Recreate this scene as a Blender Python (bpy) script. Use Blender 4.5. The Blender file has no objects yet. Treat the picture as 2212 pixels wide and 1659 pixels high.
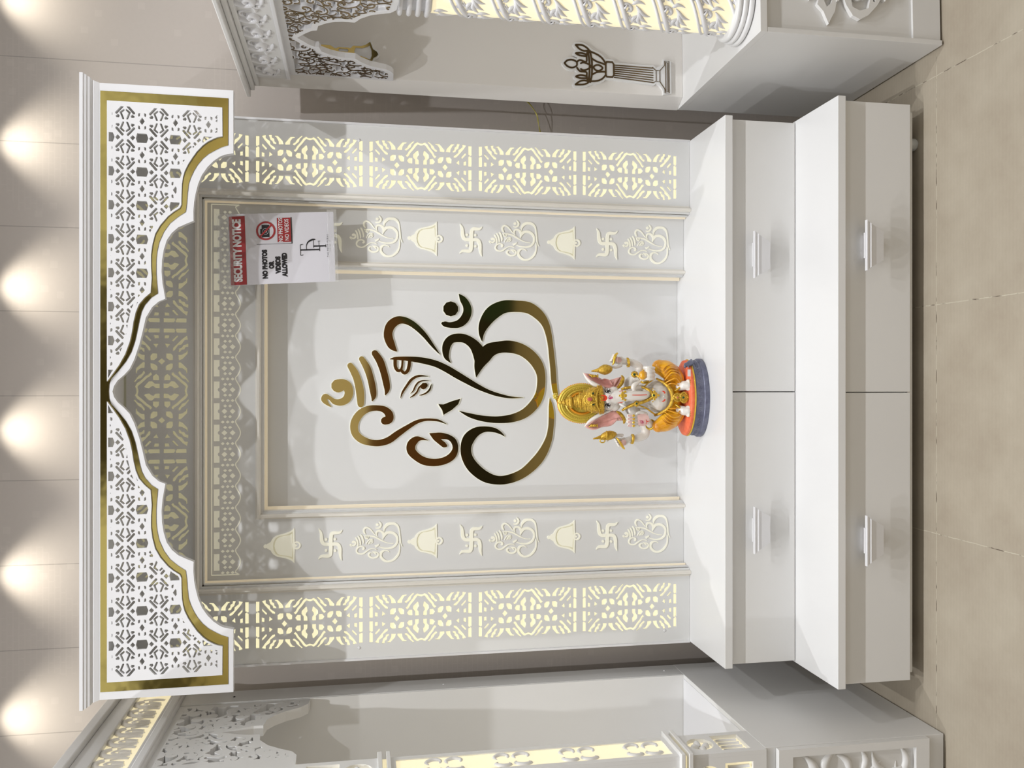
import bpy, bmesh, math, random
from mathutils import Vector, Matrix, noise
from mathutils.geometry import delaunay_2d_cdt
PI = math.pi
SC = bpy.context.scene
COL = SC.collection
# ---------------------------------------------------------------- camera (phone held upright, picture stored on its side)
cam_data = bpy.data.cameras.new('camera')
cam = bpy.data.objects.new('camera', cam_data)
COL.objects.link(cam)
PITCH = math.radians(10.0)
fwd = Vector((0, math.cos(PITCH), -math.sin(PITCH)))
right = Vector((0, -math.sin(PITCH), -math.cos(PITCH)))     # picture right = down in the room
up = Vector((1, 0, 0))                                       # picture up = right in the room
cam.matrix_world = Matrix(((right.x, up.x, -fwd.x, 0), (right.y, up.y, -fwd.y, -2.5), (right.z, up.z, -fwd.z, 1.485), (0, 0, 0, 1)))
cam_data.sensor_fit = 'HORIZONTAL'
cam_data.sensor_width = 36.0
cam_data.lens = 1850.0 / 2212.0 * 36.0
cam_data.clip_start = 0.02
SC.camera = cam
SC.view_settings.view_transform = 'Standard'
SC.view_settings.look = 'None'
SC.view_settings.exposure = 0.06
SC.view_settings.gamma = 1.0
SC.view_settings.use_curve_mapping = False
SC.cycles.max_bounces = 6; SC.cycles.diffuse_bounces = 3; SC.cycles.glossy_bounces = 3; SC.cycles.transmission_bounces = 2
SC.cycles.caustics_reflective = False; SC.cycles.caustics_refractive = False
# ---------------------------------------------------------------- ambient of the showroom
world = bpy.data.worlds.new('world')
SC.world = world
world.use_nodes = True
wn = world.node_tree.nodes
wl = world.node_tree.links
wtc = wn.new('ShaderNodeTexCoord'); wno = wn.new('ShaderNodeTexNoise'); wno.inputs['Scale'].default_value = 5.5; wno.inputs['Detail'].default_value = 3
wra = wn.new('ShaderNodeValToRGB')                       # hall as noise: dark and pale patches added for the gold to reflect
wra.color_ramp.elements[0].position = 0.42; wra.color_ramp.elements[0].color = (0.08, 0.07, 0.05, 1)
wra.color_ramp.elements[1].position = 0.56; wra.color_ramp.elements[1].color = (0.98, 0.96, 0.935, 1)
wl.new(wtc.outputs['Generated'], wno.inputs['Vector']); wl.new(wno.outputs['Fac'], wra.inputs['Fac']); wl.new(wra.outputs['Color'], wn['Background'].inputs[0])
wn['Background'].inputs[1].default_value = 0.80
# ---------------------------------------------------------------- ceiling spots, with added fill spots
def spot(x, y, z, watts, angle, blend, tx, ty, tz, col=(1, 0.98, 0.96), r=0.02):
    l = bpy.data.lights.new('spot_lamp', 'SPOT')
    l.energy = watts; l.spot_size = math.radians(angle); l.spot_blend = blend; l.color = col; l.shadow_soft_size = r
    o = bpy.data.objects.new('spot_lamp', l); COL.objects.link(o)
    o.location = (x, y, z)
    o.rotation_euler = (Vector((tx, ty, tz)) - Vector((x, y, z))).to_track_quat('-Z', 'Y').to_euler()
    return o
for sx in (-1.5, -0.74, 0.02, 0.78, 1.5):
    spot(sx, -1.22, 3.08, 61, 125, 1.0, sx * 0.97, -0.85, 0.0, (0.97, 0.98, 1.0), 0.012)
for sx in (-1.6, 0.0, 1.6):  # added fill spots brightening ledges and floor, no known fitting
    spot(sx, -2.5, 3.05, 14, 120, 1.0, sx * 0.9, -2.2, 0.0, (1, 0.96, 0.90), 0.03)
for k in range(-3, 5):
    spot(-0.135 + 0.418 * k, 0.12, 2.60, 7.5, 92, 1.0, -0.135 + 0.418 * k, 0.175, 0.0, (1, 0.93, 0.78), 0.01)
for sx in (-1.5, 1.5):  # added spots brightening the opposite wall for the gold to mirror
    spot(sx, -4.3, 3.05, 70, 120, 1.0, sx, -5.4, 1.6, (1, 0.95, 0.86), 0.05)

# ---------------------------------------------------------------- materials
def mat(name, col, rough=0.5, metal=0.0, emis=None, estr=0.0, var=0.0, vscale=6.0, bump=0.0, bscale=60.0, coat=0.0, sss=0.0, spec=0.5, col2=None):
    m = bpy.data.materials.new(name); m.use_nodes = True
    nt = m.node_tree; b = nt.nodes['Principled BSDF']
    b.inputs['Base Color'].default_value = (*col, 1)
    b.inputs['Roughness'].default_value = rough
    b.inputs['Metallic'].default_value = metal
    b.inputs['Coat Weight'].default_value = coat
    b.inputs['Coat Roughness'].default_value = 0.08
    b.inputs['Specular IOR Level'].default_value = spec
    if sss:
        b.inputs['Subsurface Weight'].default_value = sss
        b.inputs['Subsurface Radius'].default_value = (0.01, 0.008, 0.006)
        b.inputs['Subsurface Scale'].default_value = 0.5
    if emis:
        b.inputs['Emission Color'].default_value = (*emis, 1)
        b.inputs['Emission Strength'].default_value = estr
    tc = nt.nodes.new('ShaderNodeTexCoord')
    if var > 0 or col2:
        n = nt.nodes.new('ShaderNodeTexNoise'); n.inputs['Scale'].default_value = vscale; n.inputs['Detail'].default_value = 5
        r = nt.nodes.new('ShaderNodeValToRGB')
        c2 = col2 or tuple(c * (1 - var) for c in col)
        r.color_ramp.elements[0].position = 0.35; r.color_ramp.elements[1].position = 0.65
        r.color_ramp.elements[0].color = (*c2, 1); r.color_ramp.elements[1].color = (*col, 1)
        nt.links.new(tc.outputs['Object'], n.inputs['Vector'])
        nt.links.new(n.outputs['Fac'], r.inputs['Fac']); nt.links.new(r.outputs['Color'], b.inputs['Base Color'])
    if bump > 0:
        n2 = nt.nodes.new('ShaderNodeTexNoise'); n2.inputs['Scale'].default_value = bscale; n2.inputs['Detail'].default_value = 3
        bp = nt.nodes.new('ShaderNodeBump'); bp.inputs['Strength'].default_value = bump; bp.inputs['Distance'].default_value = 0.002
        nt.links.new(tc.outputs['Object'], n2.inputs['Vector'])
        nt.links.new(n2.outputs['Fac'], bp.inputs['Height']); nt.links.new(bp.outputs['Normal'], b.inputs['Normal'])
    return m

M = {}
M['white'] = mat('white_acrylic', (0.79, 0.79, 0.79), 0.28, var=0.03, vscale=3)
M['white2'] = mat('white_laminate', (0.77, 0.765, 0.755), 0.35, var=0.03, vscale=2)
M['cool'] = mat('bright_white_board', (0.78, 0.78, 0.80), 0.3)
M['panel'] = mat('satin_panel', (0.78, 0.785, 0.785), 0.3, var=0.03, vscale=2)
M['cream'] = mat('cream_moulding', (0.80, 0.77, 0.71), 0.35)
M['side'] = mat('grey_white_laminate', (0.76, 0.755, 0.745), 0.45, var=0.06, vscale=1.5)
M['beige'] = mat('beige_back_board', (0.78, 0.755, 0.725), 0.5, var=0.03, vscale=2)
M['glow'] = mat('backlit_diffuser', (0.75, 0.72, 0.55), 0.5, emis=(1.0, 0.93, 0.62), estr=0.62)
M['glow_dim'] = mat('weak_backlit_diffuser', (0.68, 0.65, 0.46), 0.5, emis=(1.0, 0.92, 0.6), estr=0.20)
M['glow_motif'] = mat('milky_motif_acrylic', (0.86, 0.85, 0.74), 0.35, emis=(1.0, 0.96, 0.75), estr=0.16)
M['groove'] = mat('motif_groove', (0.72, 0.70, 0.55), 0.4, emis=(1.0, 0.94, 0.65), estr=0.10)
M['glow_warm'] = mat('warm_lit_panel', (0.85, 0.80, 0.62), 0.5, emis=(1.0, 0.86, 0.52), estr=0.50)
M['strip'] = mat('warm_edge_glow', (0.80, 0.74, 0.62), 0.5, emis=(1.0, 0.80, 0.50), estr=0.22)  # emission paints the warm light on the recess edges
M['gold'] = mat('gold_mirror', (0.70, 0.56, 0.23), 0.06, 1.0)
M['gold_wavy'] = mat('gold_mirror_film', (0.56, 0.46, 0.15), 0.07, 1.0, bump=0.5, bscale=7)
M['bronze'] = mat('bronze_mirror', (0.20, 0.145, 0.085), 0.15, 1.0)
M['paper'] = mat('notice_paper', (0.66, 0.65, 0.70), 0.25, coat=0.3)
M['red'] = mat('print_red', (0.36, 0.03, 0.035), 0.3)
M['ink'] = mat('print_black', (0.012, 0.011, 0.014), 0.4)
M['paperwhite'] = mat('print_white', (0.78, 0.77, 0.79), 0.3)
M['gap'] = mat('dark_gap', (0.03, 0.028, 0.026), 0.8)
M['plastic'] = mat('plastic_foot', (0.62, 0.64, 0.63), 0.4)
M['wire'] = mat('yellow_wire', (0.45, 0.40, 0.08), 0.4)
# tape: thin crinkled clear film
def tape_mat():
    m = bpy.data.materials.new('clear_tape'); m.use_nodes = True; nt = m.node_tree
    b = nt.nodes['Principled BSDF']; out = nt.nodes['Material Output']
    b.inputs['Base Color'].default_value = (0.9, 0.9, 0.88, 1); b.inputs['Roughness'].default_value = 0.12
    tr = nt.nodes.new('ShaderNodeBsdfTransparent'); mx = nt.nodes.new('ShaderNodeMixShader')
    tc = nt.nodes.new('ShaderNodeTexCoord')
    v = nt.nodes.new('ShaderNodeTexVoronoi'); v.inputs['Scale'].default_value = 190; v.feature = 'DISTANCE_TO_EDGE'
    bp = nt.nodes.new('ShaderNodeBump'); bp.inputs['Strength'].default_value = 0.9; bp.inputs['Distance'].default_value = 0.004
    nt.links.new(tc.outputs['Object'], v.inputs['Vector']); nt.links.new(v.outputs['Distance'], bp.inputs['Height'])
    nt.links.new(bp.outputs['Normal'], b.inputs['Normal'])
    mx.inputs[0].default_value = 0.22
    nt.links.new(tr.outputs[0], mx.inputs[1]); nt.links.new(b.outputs[0], mx.inputs[2]); nt.links.new(mx.outputs[0], out.inputs['Surface'])
    return m
M['tape'] = tape_mat()

def math_node(nt, op, a, b=None):
    n = nt.nodes.new('ShaderNodeMath'); n.operation = op
    for i, v in enumerate((a, b)):
        if v is None: continue
        if isinstance(v, (int, float)): n.inputs[i].default_value = v
        else: nt.links.new(v, n.inputs[i])
    return n.outputs[0]

def wall_mat():
    m = bpy.data.materials.new('pvc_wall_panels'); m.use_nodes = True; nt = m.node_tree; b = nt.nodes['Principled BSDF']
    tc = nt.nodes.new('ShaderNodeTexCoord'); sp = nt.nodes.new('ShaderNodeSeparateXYZ'); nt.links.new(tc.outputs['Object'], sp.inputs[0])
    x, z = sp.outputs[0], sp.outputs[2]
    # vertical board seams every 0.2465 m
    s = math_node(nt, 'DIVIDE', math_node(nt, 'ADD', x, 100 * 0.2465 + 0.0345), 0.2465)
    fr = math_node(nt, 'FRACT', s)
    d = math_node(nt, 'MINIMUM', fr, math_node(nt, 'SUBTRACT', 1.0, fr))
    seam = math_node(nt, 'LESS_THAN', d, 0.0055)
    # printed key pattern: small stepped glyph lines
    br = nt.nodes.new('ShaderNodeTexBrick')
    br.inputs['Scale'].default_value = 1.0; br.inputs['Mortar Size'].default_value = 0.0016
    br.inputs['Brick Width'].default_value = 0.034; br.inputs['Row Height'].default_value = 0.016
    br.inputs['Color1'].default_value = (0, 0, 0, 1); br.inputs['Color2'].default_value = (0, 0, 0, 1); br.inputs['Mortar'].default_value = (1, 1, 1, 1)
    mp = nt.nodes.new('ShaderNodeMapping'); mp.inputs['Rotation'].default_value = (PI / 2, 0, 0)
    nt.links.new(tc.outputs['Object'], mp.inputs['Vector']); nt.links.new(mp.outputs['Vector'], br.inputs['Vector'])
    ck = nt.nodes.new('ShaderNodeTexVoronoi'); ck.inputs['Scale'].default_value = 16; ck.distance = 'CHEBYCHEV'
    nt.links.new(tc.outputs['Object'], ck.inputs['Vector'])
    ckm = math_node(nt, 'LESS_THAN', ck.outputs['Distance'], 0.16)
    ns = nt.nodes.new('ShaderNodeTexNoise'); ns.inputs['Scale'].default_value = 3.5; nt.links.new(tc.outputs['Object'], ns.inputs['Vector'])
    msk = math_node(nt, 'GREATER_THAN', ns.outputs['Fac'], 0.55)
    fine = nt.nodes.new('ShaderNodeTexNoise'); fine.inputs['Scale'].default_value = 90; nt.links.new(tc.outputs['Object'], fine.inputs['Vector'])
    pat = math_node(nt, 'MULTIPLY', math_node(nt, 'MULTIPLY', br.outputs['Color'], msk), 0.035)
    pat = math_node(nt, 'ADD', pat, math_node(nt, 'MULTIPLY', ckm, 0.045))
    pat = math_node(nt, 'ADD', pat, math_node(nt, 'MULTIPLY', fine.outputs['Fac'], 0.04))
    pat = math_node(nt, 'SUBTRACT', pat, math_node(nt, 'MULTIPLY', seam, 0.30))
    val = math_node(nt, 'ADD', 0.97, pat)
    vm = nt.nodes.new('ShaderNodeVectorMath'); vm.operation = 'SCALE'; vm.inputs[0].default_value = (0.53, 0.485, 0.455)
    nt.links.new(val, vm.inputs['Scale']); nt.links.new(vm.outputs[0], b.inputs['Base Color'])
    b.inputs['Roughness'].default_value = 0.38
    return m

def floor_mat():
    m = bpy.data.materials.new('cement_floor_tiles'); m.use_nodes = True; nt = m.node_tree; b = nt.nodes['Principled BSDF']
    tc = nt.nodes.new('ShaderNodeTexCoord'); sp = nt.nodes.new('ShaderNodeSeparateXYZ'); nt.links.new(tc.outputs['Object'], sp.inputs[0])
    wob = nt.nodes.new('ShaderNodeTexNoise'); wob.inputs['Scale'].default_value = 45; nt.links.new(tc.outputs['Object'], wob.inputs['Vector'])
    def seam(c, off, wdt):
        s = math_node(nt, 'DIVIDE', math_node(nt, 'ADD', c, 60 - off), 0.6)
        s = math_node(nt, 'ADD', s, math_node(nt, 'MULTIPLY', math_node(nt, 'SUBTRACT', wob.outputs['Fac'], 0.5), 0.006))
        fr = math_node(nt, 'FRACT', s); d = math_node(nt, 'MINIMUM', fr, math_node(nt, 'SUBTRACT', 1.0, fr))
        return math_node(nt, 'LESS_THAN', d, wdt)
    g = math_node(nt, 'MAXIMUM', seam(sp.outputs[0], 0.208, 0.0019), seam(sp.outputs[1], -0.483, 0.0022))
    n1 = nt.nodes.new('ShaderNodeTexNoise'); n1.inputs['Scale'].default_value = 4.5; n1.inputs['Detail'].default_value = 9; n1.inputs['Roughness'].default_value = 0.68
    nt.links.new(tc.outputs['Object'], n1.inputs['Vector'])
    r = nt.nodes.new('ShaderNodeValToRGB'); r.color_ramp.elements[0].position = 0.3; r.color_ramp.elements[1].position = 0.72
    r.color_ramp.elements[0].color = (0.36, 0.305, 0.235, 1); r.color_ramp.elements[1].color = (0.46, 0.41, 0.325, 1)
    nt.links.new(n1.outputs['Fac'], r.inputs['Fac'])
    n2 = nt.nodes.new('ShaderNodeTexNoise'); n2.inputs['Scale'].default_value = 25; n2.inputs['Detail'].default_value = 8
    nt.links.new(tc.outputs['Object'], n2.inputs['Vector'])
    grout = nt.nodes.new('ShaderNodeValToRGB'); grout.color_ramp.elements[0].position = 0.40; grout.color_ramp.elements[1].position = 0.50
    grout.color_ramp.elements[0].color = (0.13, 0.10, 0.075, 1); grout.color_ramp.elements[1].color = (0.52, 0.48, 0.38, 1)
    nt.links.new(n2.outputs['Fac'], grout.inputs['Fac'])
    mx = nt.nodes.new('ShaderNodeMix'); mx.data_type = 'RGBA'
    nt.links.new(g, mx.inputs[0]); nt.links.new(r.outputs[0], mx.inputs[6]); nt.links.new(grout.outputs[0], mx.inputs[7])
    # trowel arcs
    vo = nt.nodes.new('ShaderNodeTexWave'); vo.wave_type = 'RINGS'; vo.inputs['Scale'].default_value = 28; vo.inputs['Distortion'].default_value = 2.5
    nt.links.new(tc.outputs['Object'], vo.inputs['Vector'])
    bp = nt.nodes.new('ShaderNodeBump'); bp.inputs['Strength'].default_value = 0.12; bp.inputs['Distance'].default_value = 0.002
    nt.links.new(n2.outputs['Fac'], bp.inputs['Height']); nt.links.new(bp.outputs['Normal'], b.inputs['Normal'])
    sc = nt.nodes.new('ShaderNodeVectorMath'); sc.operation = 'SCALE'
    nt.links.new(mx.outputs[2], sc.inputs[0]); nt.links.new(math_node(nt, 'ADD', 0.985, math_node(nt, 'MULTIPLY', vo.outputs['Fac'], 0.03)), sc.inputs['Scale'])
    nt.links.new(sc.outputs[0], b.inputs['Base Color'])
    b.inputs['Roughness'].default_value = 0.42
    return m
M['wall'] = wall_mat(); M['floor'] = floor_mat()

# ---------------------------------------------------------------- mesh helpers
def link_mesh(name, verts, faces, m, parent=None, smooth=False):
    me = bpy.data.meshes.new(name); me.from_pydata([tuple(v) for v in verts], [], faces); me.validate(); me.update()
    if smooth:
        me.polygons.foreach_set('use_smooth', [True] * len(me.polygons))
        if smooth != 'all': me.set_sharp_from_angle(angle=math.radians(40))
    me.materials.append(m)
    o = bpy.data.objects.new(name, me); COL.objects.link(o)
    if parent: o.parent = parent
    return o

class MB:
    """collects boxes, tubes, lathes and plates into one mesh"""
    def __init__(s): s.v = []; s.f = []
    def add(s, vs, fs):
        n = len(s.v); s.v += [tuple(v) for v in vs]; s.f += [tuple(i + n for i in f) for f in fs]; return s
    def box(s, x0, x1, y0, y1, z0, z1):
        vs = [(x, y, z) for x in (x0, x1) for y in (y0, y1) for z in (z0, z1)]
        return s.add(vs, [(0, 1, 3, 2), (4, 6, 7, 5), (0, 4, 5, 1), (2, 3, 7, 6), (0, 2, 6, 4), (1, 5, 7, 3)])
    def tube(s, pts, rad, seg=8, flat=1.0, fdir=(0, 1, 0)):
        pts = [Vector(p) for p in pts]; n = len(pts)
        if isinstance(rad, (int, float)): rad = [rad] * n
        vs = []; prev = None
        for i, p in enumerate(pts):
            t = (pts[min(i + 1, n - 1)] - pts[max(i - 1, 0)])
            t = t.normalized() if t.length > 1e-9 else Vector((0, 0, 1))
            a = Vector(fdir); a = a - t * a.dot(t)
            if a.length < 1e-3:
                a = prev if prev is not None else t.orthogonal()
            a.normalize(); prev = a; b = t.cross(a)
            for k in range(seg):
                an = 2 * PI * k / seg
                vs.append(p + a * (math.cos(an) * rad[i] * flat) + b * (math.sin(an) * rad[i]))
        fs = []
        for i in range(n - 1):
            for k in range(seg):
                k2 = (k + 1) % seg
                fs.append((i * seg + k, i * seg + k2, (i + 1) * seg + k2, (i + 1) * seg + k))
        fs.append(tuple(range(seg))[::-1]); fs.append(tuple((n - 1) * seg + k for k in range(seg)))
        return s.add(vs, fs)
    def lathe(s, prof, seg=32, mtx=None, a0=0.0, a1=2 * PI):
        full = abs(a1 - a0 - 2 * PI) < 1e-6; vs = []; m = len(prof); cnt = seg if full else seg + 1
        for k in range(cnt):
            an = a0 + (a1 - a0) * k / seg
            for r, z in prof: vs.append(Vector((r * math.cos(an), r * math.sin(an), z)))
        if mtx: vs = [mtx @ v for v in vs]
        fs = []
        for k in range(seg):
            k2 = (k + 1) % cnt if full else k + 1
            for i in range(m - 1): fs.append((k * m + i, k2 * m + i, k2 * m + i + 1, k * m + i + 1))
        if full:
            if prof[0][0] > 1e-6: fs.append(tuple(k * m for k in range(cnt))[::-1])
            if prof[-1][0] > 1e-6: fs.append(tuple(k * m + m - 1 for k in range(cnt)))
        return s.add(vs, fs)
    def ball(s, c, r, sx=1, sy=1, sz=1, seg=14, rings=8, mtx=None):
        vs = []; fs = []; c = Vector(c)
        for i in range(rings + 1):
            th = PI * i / rings
            for k in range(seg):
                an = 2 * PI * k / seg
                v = Vector((math.sin(th) * math.cos(an) * r * sx, math.sin(th) * math.sin(an) * r * sy, math.cos(th) * r * sz))
                vs.append(c + (mtx @ v if mtx else v))
        for i in range(rings):
            for k in range(seg):
                k2 = (k + 1) % seg; fs.append((i * seg + k, (i + 1) * seg + k, (i + 1) * seg + k2, i * seg + k2))
        return s.add(vs, fs)
    def plate(s, vf):
        return s.add(*vf)
    def build(s, name, m, parent=None, smooth=False, bevel=0.0):
        o = link_mesh(name, s.v, s.f, m, parent, smooth)
        if bevel:
            b = o.modifiers.new('bevel', 'BEVEL'); b.width = bevel; b.segments = 2; b.limit_method = 'ANGLE'; b.angle_limit = math.radians(50)
        return o

def clean(me):
    bm = bmesh.new(); bm.from_mesh(me); bmesh.ops.remove_doubles(bm, verts=bm.verts, dist=1e-6); bm.to_mesh(me); bm.free()

def area(l): return sum(l[i][0] * l[(i + 1) % len(l)][1] - l[(i + 1) % len(l)][0] * l[i][1] for i in range(len(l)))
def ccw(l): l = [(p[0], p[1]) for p in l]; return l if area(l) > 0 else l[::-1]
def XZ(a, b, d): return (a, d, b)          # drawing (a right, b up), depth d grows into the wall
def cdt(groups, keep):
    """groups: list of lists of polygons; keep(set of group ids covering the triangle) -> bool"""
    vs = []; fs = []; gid = []
    for gi, polys in enumerate(groups):
        for p in polys:
            p = ccw(p); n = len(vs); vs += [Vector(q) for q in p]; fs.append(list(range(n, n + len(p)))); gid.append(gi)
    v2, e2, f2, ov, oe, of = delaunay_2d_cdt([q * 100.0 for q in vs], [], fs, 0, 1e-5, True)
    v2 = [Vector((q.x, q.y)) / 100.0 for q in v2]
    tri = []
    # a triangle belongs to the drawn shapes its middle lies in (tested here, as slivers upset the built-in lookup)
    polys = [([(vs[i].x, vs[i].y) for i in f]) for f in fs]
    box = [(min(p[0] for p in q), max(p[0] for p in q), min(p[1] for p in q), max(p[1] for p in q)) for q in polys]
    xs0 = min(b[0] for b in box); xs1 = max(b[1] for b in box); ys0 = min(b[2] for b in box); ys1 = max(b[3] for b in box)
    N = 60; gx = (xs1 - xs0) / N + 1e-12; gy = (ys1 - ys0) / N + 1e-12; grid = {}
    for k, b in enumerate(box):
        for i in range(int((b[0] - xs0) / gx), int((b[1] - xs0) / gx) + 1):
            for j in range(int((b[2] - ys0) / gy), int((b[3] - ys0) / gy) + 1): grid.setdefault((i, j), []).append(k)
    for t in f2:
        a, b, c = v2[t[0]], v2[t[1]], v2[t[2]]
        if abs((b.x - a.x) * (c.y - a.y) - (c.x - a.x) * (b.y - a.y)) < 1e-12: continue
        x = (a.x + b.x + c.x) / 3; y = (a.y + b.y + c.y) / 3; g = set()
        for k in grid.get((int((x - xs0) / gx), int((y - ys0) / gy)), ()):
            if gid[k] in g: continue
            bb = box[k]
            if bb[0] <= x <= bb[1] and bb[2] <= y <= bb[3]:
                q = polys[k]; ins = False; j = len(q) - 1
                for i in range(len(q)):
                    if (q[i][1] > y) != (q[j][1] > y) and x < (q[j][0] - q[i][0]) * (y - q[i][1]) / (q[j][1] - q[i][1]) + q[i][0]: ins = not ins
                    j = i
                if ins: g.add(gid[k])
        if keep(g): tri.append(list(t))
    return v2, tri
def solid(v2, tri, d0, d1, F=XZ):
    """extrude kept triangles between depth d0 (front) and d1 (back)"""
    used = sorted({i for t in tri for i in t}); idx = {u: k for k, u in enumerate(used)}; n = len(used)
    vs = [F(v2[u].x, v2[u].y, d0) for u in used] + [F(v2[u].x, v2[u].y, d1) for u in used]
    fs = []; cnt = {}
    for t in tri:
        t = [idx[i] for i in t]
        fs.append(tuple(t)); fs.append(tuple(i + n for i in t[::-1]))
        for a, b in zip(t, t[1:] + t[:1]): cnt[(a, b)] = 1
    for (a, b) in cnt:
        if (b, a) not in cnt: fs.append((b, a, a + n, b + n))
    return vs, fs
def plate(outers, holes, d0, d1, F=XZ):
    v, t = cdt([outers, holes] if holes else [outers], lambda g: 0 in g and 1 not in g)
    return solid(v, t, d0, d1, F)
def cat(pts, sub=6):
    """smooth curve through points (any dimension)"""
    out = []; n = len(pts)
    for i in range(n - 1):
        p0, p1, p2, p3 = pts[max(i - 1, 0)], pts[i], pts[i + 1], pts[min(i + 2, n - 1)]
        for k in range(sub):
            t = k / sub
            out.append(tuple(0.5 * (2 * b + (c - a) * t + (2 * a - 5 * b + 4 * c - d) * t * t + (3 * b - a - 3 * c + d) * t ** 3) for a, b, c, d in zip(p0, p1, p2, p3)))
    out.append(tuple(pts[-1])); return out
def disc(x, y, r, n=16): return [(x + r * math.cos(2 * PI * k / n), y + r * math.sin(2 * PI * k / n)) for k in range(n)]
def ribbon(stroke, sub=6, grow=0.0, jn=10):
    """polygons covering a brush stroke [(x,y,halfwidth)]"""
    pts = cat(stroke, sub) if sub > 1 else stroke; out = []
    pts = [(x, y, max(w + grow, 1e-5)) for x, y, w in pts]
    nrm = []
    for i in range(len(pts)):
        a = pts[max(i - 1, 0)]; b = pts[min(i + 1, len(pts) - 1)]
        dx, dy = b[0] - a[0], b[1] - a[1]; L = math.hypot(dx, dy) or 1.0
        nrm.append((-dy / L, dx / L))
    for i in range(len(pts) - 1):
        (x0, y0, w0), (x1, y1, w1) = pts[i], pts[i + 1]
        (a0, b0), (a1, b1) = nrm[i], nrm[i + 1]
        q = [(x0 + a0 * w0, y0 + b0 * w0), (x0 - a0 * w0, y0 - b0 * w0), (x1 - a1 * w1, y1 - b1 * w1), (x1 + a1 * w1, y1 + b1 * w1)]
        for t3 in ([q[0], q[1], q[2]], [q[0], q[2], q[3]]):
            if abs(area(t3)) > 1e-9: out.append(t3)
    for i in (0, len(pts) - 1):
        if pts[i][2] > 4e-4: out.append(disc(pts[i][0], pts[i][1], pts[i][2], jn))
    return out
def sweep(profile, path, closed=False):
    """profile [(u outward, d depth)] mitred along a path in the XZ plane; outward = left of travel"""
    n = len(path); vs = []; m = len(profile)
    for i in range(n):
        p = Vector(path[i]); dirs = []
        if i > 0: dirs.append((p - Vector(path[i - 1])).normalized())
        if i < n - 1: dirs.append((Vector(path[i + 1]) - p).normalized())
        ns = [Vector((-d.y, d.x)) for d in dirs]
        if len(ns) == 2:
            b = (ns[0] + ns[1]); b = b / max(b.dot(ns[0]), 0.2) if b.length > 1e-6 else ns[0]
        else: b = ns[0]
        for u, d in profile: q = p + b * u; vs.append((q.x, d, q.y))
    fs = []
    for i in range(n - 1):
        for k in range(m):
            k2 = (k + 1) % m; fs.append((i * m + k, i * m + k2, (i + 1) * m + k2, (i + 1) * m + k))
    fs.append(tuple(range(m))[::-1]); fs.append(tuple((n - 1) * m + k for k in range(m)))
    return vs, fs
def empty(name, loc=(0, 0, 0), rz=0.0):
    o = bpy.data.objects.new(name, None); COL.objects.link(o); o.location = loc; o.rotation_euler = (0, 0, rz); o.empty_display_size = 0.1; return o
def tag(o, label=None, cat_=None, group=None, kind=None):
    if label: o['label'] = label
    if cat_: o['category'] = cat_
    if group: o['group'] = group
    if kind: o['kind'] = kind
    return o
def dup(src, parent=None, loc=None):
    c = src.copy(); COL.objects.link(c)
    c.parent = parent if parent else src.parent
    if loc is not None: c.location = loc
    for ch in list(src.children):
        dup(ch, c)
    return c
def text_mesh(s, size, F, parent, name, m, x, z, depth, ang=0.0, sx=1.0, bold=0.0, align='CENTER', spacing=1.0):
    """lettering as a mesh lying in the XZ plane"""
    cu = bpy.data.curves.new('lettering', 'FONT'); cu.body = s; cu.size = size; cu.align_x = align; cu.align_y = 'CENTER'
    cu.offset = bold; cu.space_character = spacing; cu.resolution_u = 4
    o = bpy.data.objects.new('lettering', cu); COL.objects.link(o)
    bpy.context.view_layer.update()
    me = bpy.data.meshes.new_from_object(o.evaluated_get(bpy.context.evaluated_depsgraph_get()))
    bpy.data.objects.remove(o)
    c, s_ = math.cos(ang), math.sin(ang)
    vs = [F(x + (v.co.x * sx) * c - v.co.y * s_, z + (v.co.x * sx) * s_ + v.co.y * c, depth) for v in me.vertices]
    fs = [tuple(p.vertices) for p in me.polygons]
    bpy.data.meshes.remove(me)
    return link_mesh(name, vs, fs, m, parent)
# ---- traced outlines, metres (x, z[, half width]) on their own planes
OUT=[(0.7427,1.8065),(0.59,1.8065),(0.5855,1.8269),(0.5802,1.8388),(0.5677,1.8551),(0.5517,1.8698),(0.5311,1.8833),(0.5084,1.8922),(0.4835,1.8984),(0.4604,1.9023),(0.4363,1.904),(0.414,1.9034),(0.4064,1.9202),(0.3964,1.9403),(0.3818,1.9558),(0.3628,1.968),(0.338,1.9752),(0.3123,1.9791),(0.2842,1.9802),(0.2539,1.978),(0.2149,1.9713),(0.2082,1.9868),(0.194,2.0023),(0.167,2.0177),(0.1367,2.0243),(0.0994,2.033),(0.0614,2.0451),(0.0377,2.056),(0.0226,2.0691),(0.0087,2.0843),(-0.0052,2.093),(-0.0179,2.0963)]
GOLD=[(0.7293,1.8189),(0.6095,1.8194),(0.6034,1.8359),(0.5956,1.8501),(0.5848,1.8675),(0.5724,1.881),(0.5565,1.8934),(0.5397,1.9029),(0.5229,1.9102),(0.5075,1.9151),(0.4827,1.918),(0.4568,1.9197),(0.4356,1.9224),(0.4221,1.9414),(0.4054,1.9603),(0.3836,1.9747),(0.3576,1.9857),(0.3341,1.9907),(0.3096,1.9929),(0.2793,1.9929),(0.2536,1.9912),(0.228,1.989),(0.2173,2.0045),(0.1984,2.0199),(0.182,2.0276),(0.1613,2.0325),(0.1354,2.0374),(0.1086,2.0429),(0.0807,2.0516),(0.0562,2.0647),(0.033,2.0822),(0.0133,2.0991),(-0.0006,2.1039),(-0.0156,2.105)]
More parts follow.
